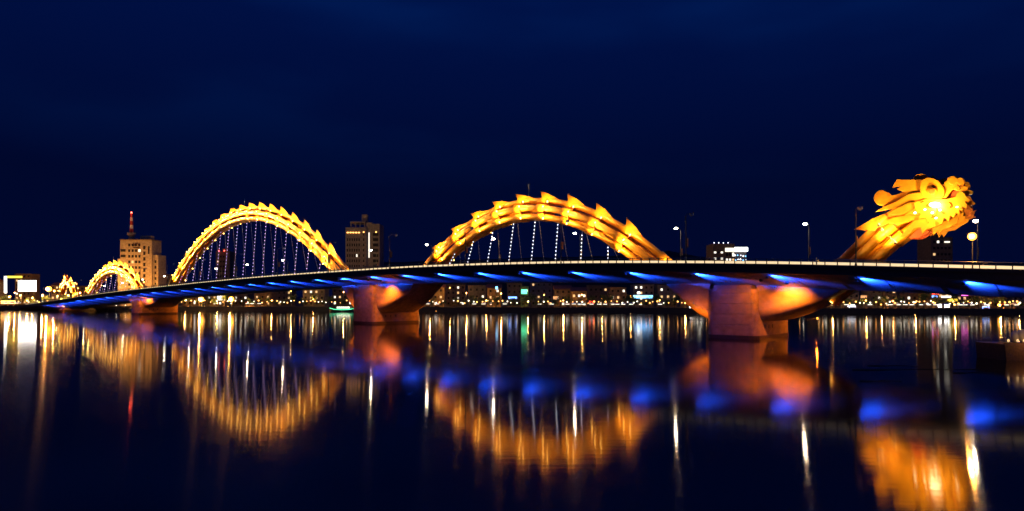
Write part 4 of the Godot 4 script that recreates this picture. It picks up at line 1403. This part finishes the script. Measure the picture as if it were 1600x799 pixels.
# ---------- people on the footpath ----------
func body_mesh(bones: Array, cell: float) -> MB:
	# bones: [a, b, ra, rb]; one skin over all of them
	var lo := Vector3.ONE * 1e6
	var hi := -lo
	for b in bones:
		for e in [[b[0], b[2]], [b[1], b[3]]]:
			lo = lo.min(e[0] - Vector3.ONE * (e[1] + cell * 2)); hi = hi.max(e[0] + Vector3.ONE * (e[1] + cell * 2))
	var nx := ceili((hi.x - lo.x) / cell)
	var ny := ceili((hi.y - lo.y) / cell)
	var nz := ceili((hi.z - lo.z) / cell)
	var f := func(p: Vector3) -> float:
		var d := 1e6
		for b in bones:
			var ab: Vector3 = b[1] - b[0]
			var t := clampf((p - b[0]).dot(ab) / maxf(ab.length_squared(), 1e-6), 0, 1)
			var e := p.distance_to(b[0] + ab * t) - lerpf(b[2], b[3], t)
			var k := 0.05
			var h := clampf(0.5 + 0.5 * (d - e) / k, 0, 1)
			d = lerpf(d, e, h) - k * h * (1 - h) if d < 1e5 else e
		return d
	var val := PackedFloat32Array()
	val.resize((nx + 1) * (ny + 1) * (nz + 1))
	var id := func(x: int, y: int, z: int) -> int: return (x * (ny + 1) + y) * (nz + 1) + z
	for x in nx + 1:
		for y in ny + 1:
			for z in nz + 1:
				val[id.call(x, y, z)] = f.call(lo + Vector3(x, y, z) * cell)
	var vert := {}
	var nrm := {}
	for x in nx:
		for y in ny:
			for z in nz:
				var sum := Vector3.ZERO
				var cnt := 0
				for e in [[0,0,0,1,0,0],[0,1,0,1,1,0],[0,0,1,1,0,1],[0,1,1,1,1,1],[0,0,0,0,1,0],[1,0,0,1,1,0],[0,0,1,0,1,1],[1,0,1,1,1,1],[0,0,0,0,0,1],[1,0,0,1,0,1],[0,1,0,0,1,1],[1,1,0,1,1,1]]:
					var va := val[id.call(x + e[0], y + e[1], z + e[2])]
					var vb := val[id.call(x + e[3], y + e[4], z + e[5])]
					if (va < 0) != (vb < 0):
						sum += Vector3(e[0], e[1], e[2]).lerp(Vector3(e[3], e[4], e[5]), va / (va - vb)); cnt += 1
				if cnt:
					var key := Vector3i(x, y, z)
					var p := lo + (Vector3(x, y, z) + sum / cnt) * cell
					vert[key] = p
					var h := cell * 0.5
					nrm[key] = Vector3(f.call(p + Vector3(h, 0, 0)) - f.call(p - Vector3(h, 0, 0)), f.call(p + Vector3(0, h, 0)) - f.call(p - Vector3(0, h, 0)), f.call(p + Vector3(0, 0, h)) - f.call(p - Vector3(0, 0, h))).normalized()
	var m := MB.new()
	for key in vert:
		for a in 3:
			var st := [1, 1, 1]
			var ok := true
			for q in 3:
				if q != a and key[q] == 0:
					ok = false
			if not ok:
				continue
			var e := Vector3i.ZERO
			e[a] = 1
			var va := val[id.call(key.x, key.y, key.z)]
			var vb := val[id.call(key.x + e.x, key.y + e.y, key.z + e.z)]
			if (va < 0) == (vb < 0):
				continue
			var u := Vector3i.ZERO
			u[(a + 1) % 3] = 1
			var w := Vector3i.ZERO
			w[(a + 2) % 3] = 1
			var ks := [key, key - u, key - u - w, key - w]
			if vert.has(ks[1]) and vert.has(ks[2]) and vert.has(ks[3]):
				m.trin(vert[ks[0]], vert[ks[1]], vert[ks[2]], nrm[ks[0]], nrm[ks[1]], nrm[ks[2]])
				m.trin(vert[ks[0]], vert[ks[2]], vert[ks[3]], nrm[ks[0]], nrm[ks[2]], nrm[ks[3]])
	return m
func V(x: float, y: float, z: float) -> Vector3:
	return Vector3(x, y, z)
func make_people() -> void:
	var stand := [
		[V(0, 1.62, 0), V(0, 1.52, 0.01), 0.095, 0.075], [V(0, 1.5, 0), V(0, 1.38, 0), 0.055, 0.06], [V(-0.15, 1.36, 0), V(0.15, 1.36, 0), 0.075, 0.075], [V(0, 1.32, 0), V(0, 0.98, 0), 0.15, 0.14], [V(0, 0.98, 0), V(0, 0.9, 0), 0.15, 0.14],
		[V(-0.19, 1.36, 0), V(-0.24, 1.08, 0.02), 0.055, 0.045], [V(-0.24, 1.08, 0.02), V(-0.22, 0.84, 0.1), 0.042, 0.032], [V(0.19, 1.36, 0), V(0.25, 1.1, 0.0), 0.055, 0.045], [V(0.25, 1.1, 0), V(0.2, 1.04, 0.24), 0.042, 0.032],
		[V(-0.09, 0.9, 0), V(-0.1, 0.48, 0.03), 0.085, 0.06], [V(-0.1, 0.48, 0.03), V(-0.1, 0.07, -0.02), 0.055, 0.04], [V(0.09, 0.9, 0), V(0.11, 0.48, 0.02), 0.085, 0.06], [V(0.11, 0.48, 0.02), V(0.11, 0.07, 0.0), 0.055, 0.04],
		[V(-0.1, 0.04, -0.03), V(-0.11, 0.03, 0.14), 0.04, 0.03], [V(0.11, 0.04, -0.02), V(0.13, 0.03, 0.15), 0.04, 0.03]]
	var q := on_plane(1276, 405, -17.0)
	var p := thing("person", "person in pale clothes standing on the bridge footpath beside the neck's pedestal", "person", ax(q.x, -17.0, deck(q.x)), "", 0.6)
	part(p, "body", body_mesh(stand, 0.028), M.cloth, true)
	var hair := MB.new()
	hair.ball(V(0, 1.66, -0.02), V(0.1, 0.085, 0.11), 6, 10)
	part(p, "hair", hair, M.dark_cloth, true)
	# motorbikes with riders by the footpath
	var ride := [
		[V(0, 1.42, 0.1), V(0, 1.33, 0.12), 0.11, 0.09], [V(0, 1.3, 0.08), V(0, 1.2, 0.05), 0.055, 0.06], [V(-0.15, 1.18, 0.05), V(0.15, 1.18, 0.05), 0.075, 0.075], [V(0, 1.15, 0.03), V(0, 0.82, -0.12), 0.15, 0.15],
		[V(-0.19, 1.18, 0.05), V(-0.27, 0.98, 0.2), 0.055, 0.045], [V(-0.27, 0.98, 0.2), V(-0.26, 0.98, 0.46), 0.042, 0.035], [V(0.19, 1.18, 0.05), V(0.27, 0.98, 0.2), 0.055, 0.045], [V(0.27, 0.98, 0.2), V(0.26, 0.98, 0.46), 0.042, 0.035],
		[V(-0.1, 0.8, -0.1), V(-0.19, 0.72, 0.28), 0.09, 0.065], [V(-0.19, 0.72, 0.28), V(-0.18, 0.33, 0.2), 0.06, 0.045], [V(-0.18, 0.31, 0.2), V(-0.18, 0.29, 0.36), 0.04, 0.03], [V(0.1, 0.8, -0.1), V(0.19, 0.72, 0.28), 0.09, 0.065], [V(0.19, 0.72, 0.28), V(0.18, 0.33, 0.2), 0.06, 0.045], [V(0.18, 0.31, 0.2), V(0.18, 0.29, 0.36), 0.04, 0.03]]
	var rm := body_mesh(ride, 0.03).mesh()
	var wheel := MB.new()
	for k in 16:
		var a := TAU * k / 16.0
		var b := TAU * (k + 1) / 16.0
		wheel.tube([V(0, cos(a) * 0.24, sin(a) * 0.24), V(0, cos(b) * 0.24, sin(b) * 0.24)], [0.045, 0.045], 6, false)
	var wm := wheel.mesh()
	var frame := MB.new()
	frame.tube([V(0, 0.3, -0.6), V(0, 0.42, -0.2), V(0, 0.38, 0.25), V(0, 0.85, 0.5)], [0.07, 0.12, 0.1, 0.06], 8)
	frame.tube([V(0, 0.29, 0.68), V(0, 1.0, 0.5)], [0.04, 0.05], 6)
	frame.tube([V(-0.3, 1.02, 0.46), V(0.3, 1.02, 0.46)], [0.03, 0.03], 6)
	frame.ball(V(0, 0.68, -0.25), V(0.15, 0.1, 0.5), 6, 10)
	frame.ball(V(0, 0.85, 0.56), V(0.14, 0.2, 0.1), 6, 8)
	var fm := frame.mesh()
	var i := 0
	for x in [1094.0, 1108.0, 1206.0]:
		var w := on_plane(x, 405, -14.0)
		var pos := ax(w.x, -14.0, deck(w.x))
		var turn := atan2(-DS.x, -DS.z)
		var bike := thing("motorbike", ["dark motorbike ridden on the bridge just ahead of another one", "dark motorbike ridden on the bridge just behind another one", "lone dark motorbike ridden on the bridge above the concrete pier"][i], "motorbike", pos, "", turn)
		shared(bike, "body", fm, M.red_paint, Transform3D())
		for z in [-0.6, 0.68]:
			shared(bike, "wheel", wm, M.rubber, Transform3D(Basis(), V(0, 0.29, z)))
		var hl := MB.new()
		hl.ball(V(0, 0.9, 0.66), V(0.07, 0.07, 0.04), 5, 8)
		part(bike, "headlight", hl, M.window_white, true)
		var pr := thing("person", ["person in dark clothes riding the motorbike ahead of another rider", "person in dark clothes riding the motorbike behind another rider", "person in dark clothes riding alone above the concrete pier"][i], "person", pos, "", turn)
		shared(pr, "body", rm, M.dark_cloth, Transform3D())
		var hel := MB.new()
		hel.ball(V(0, 1.44, 0.08), V(0.14, 0.14, 0.15), 6, 10)
		part(pr, "helmet", hel, M.white_paint, true)
		i += 1

func _ready() -> void:
	rng.seed = 20240
	make_view()
	make_materials()
	make_setting()
	make_bridge()
	make_railings()
	make_dragon()
	make_street_lamps()
	make_orange_lamp()
	make_towers()
	make_low_houses()
	make_trees()
	make_promenade()
	make_people()
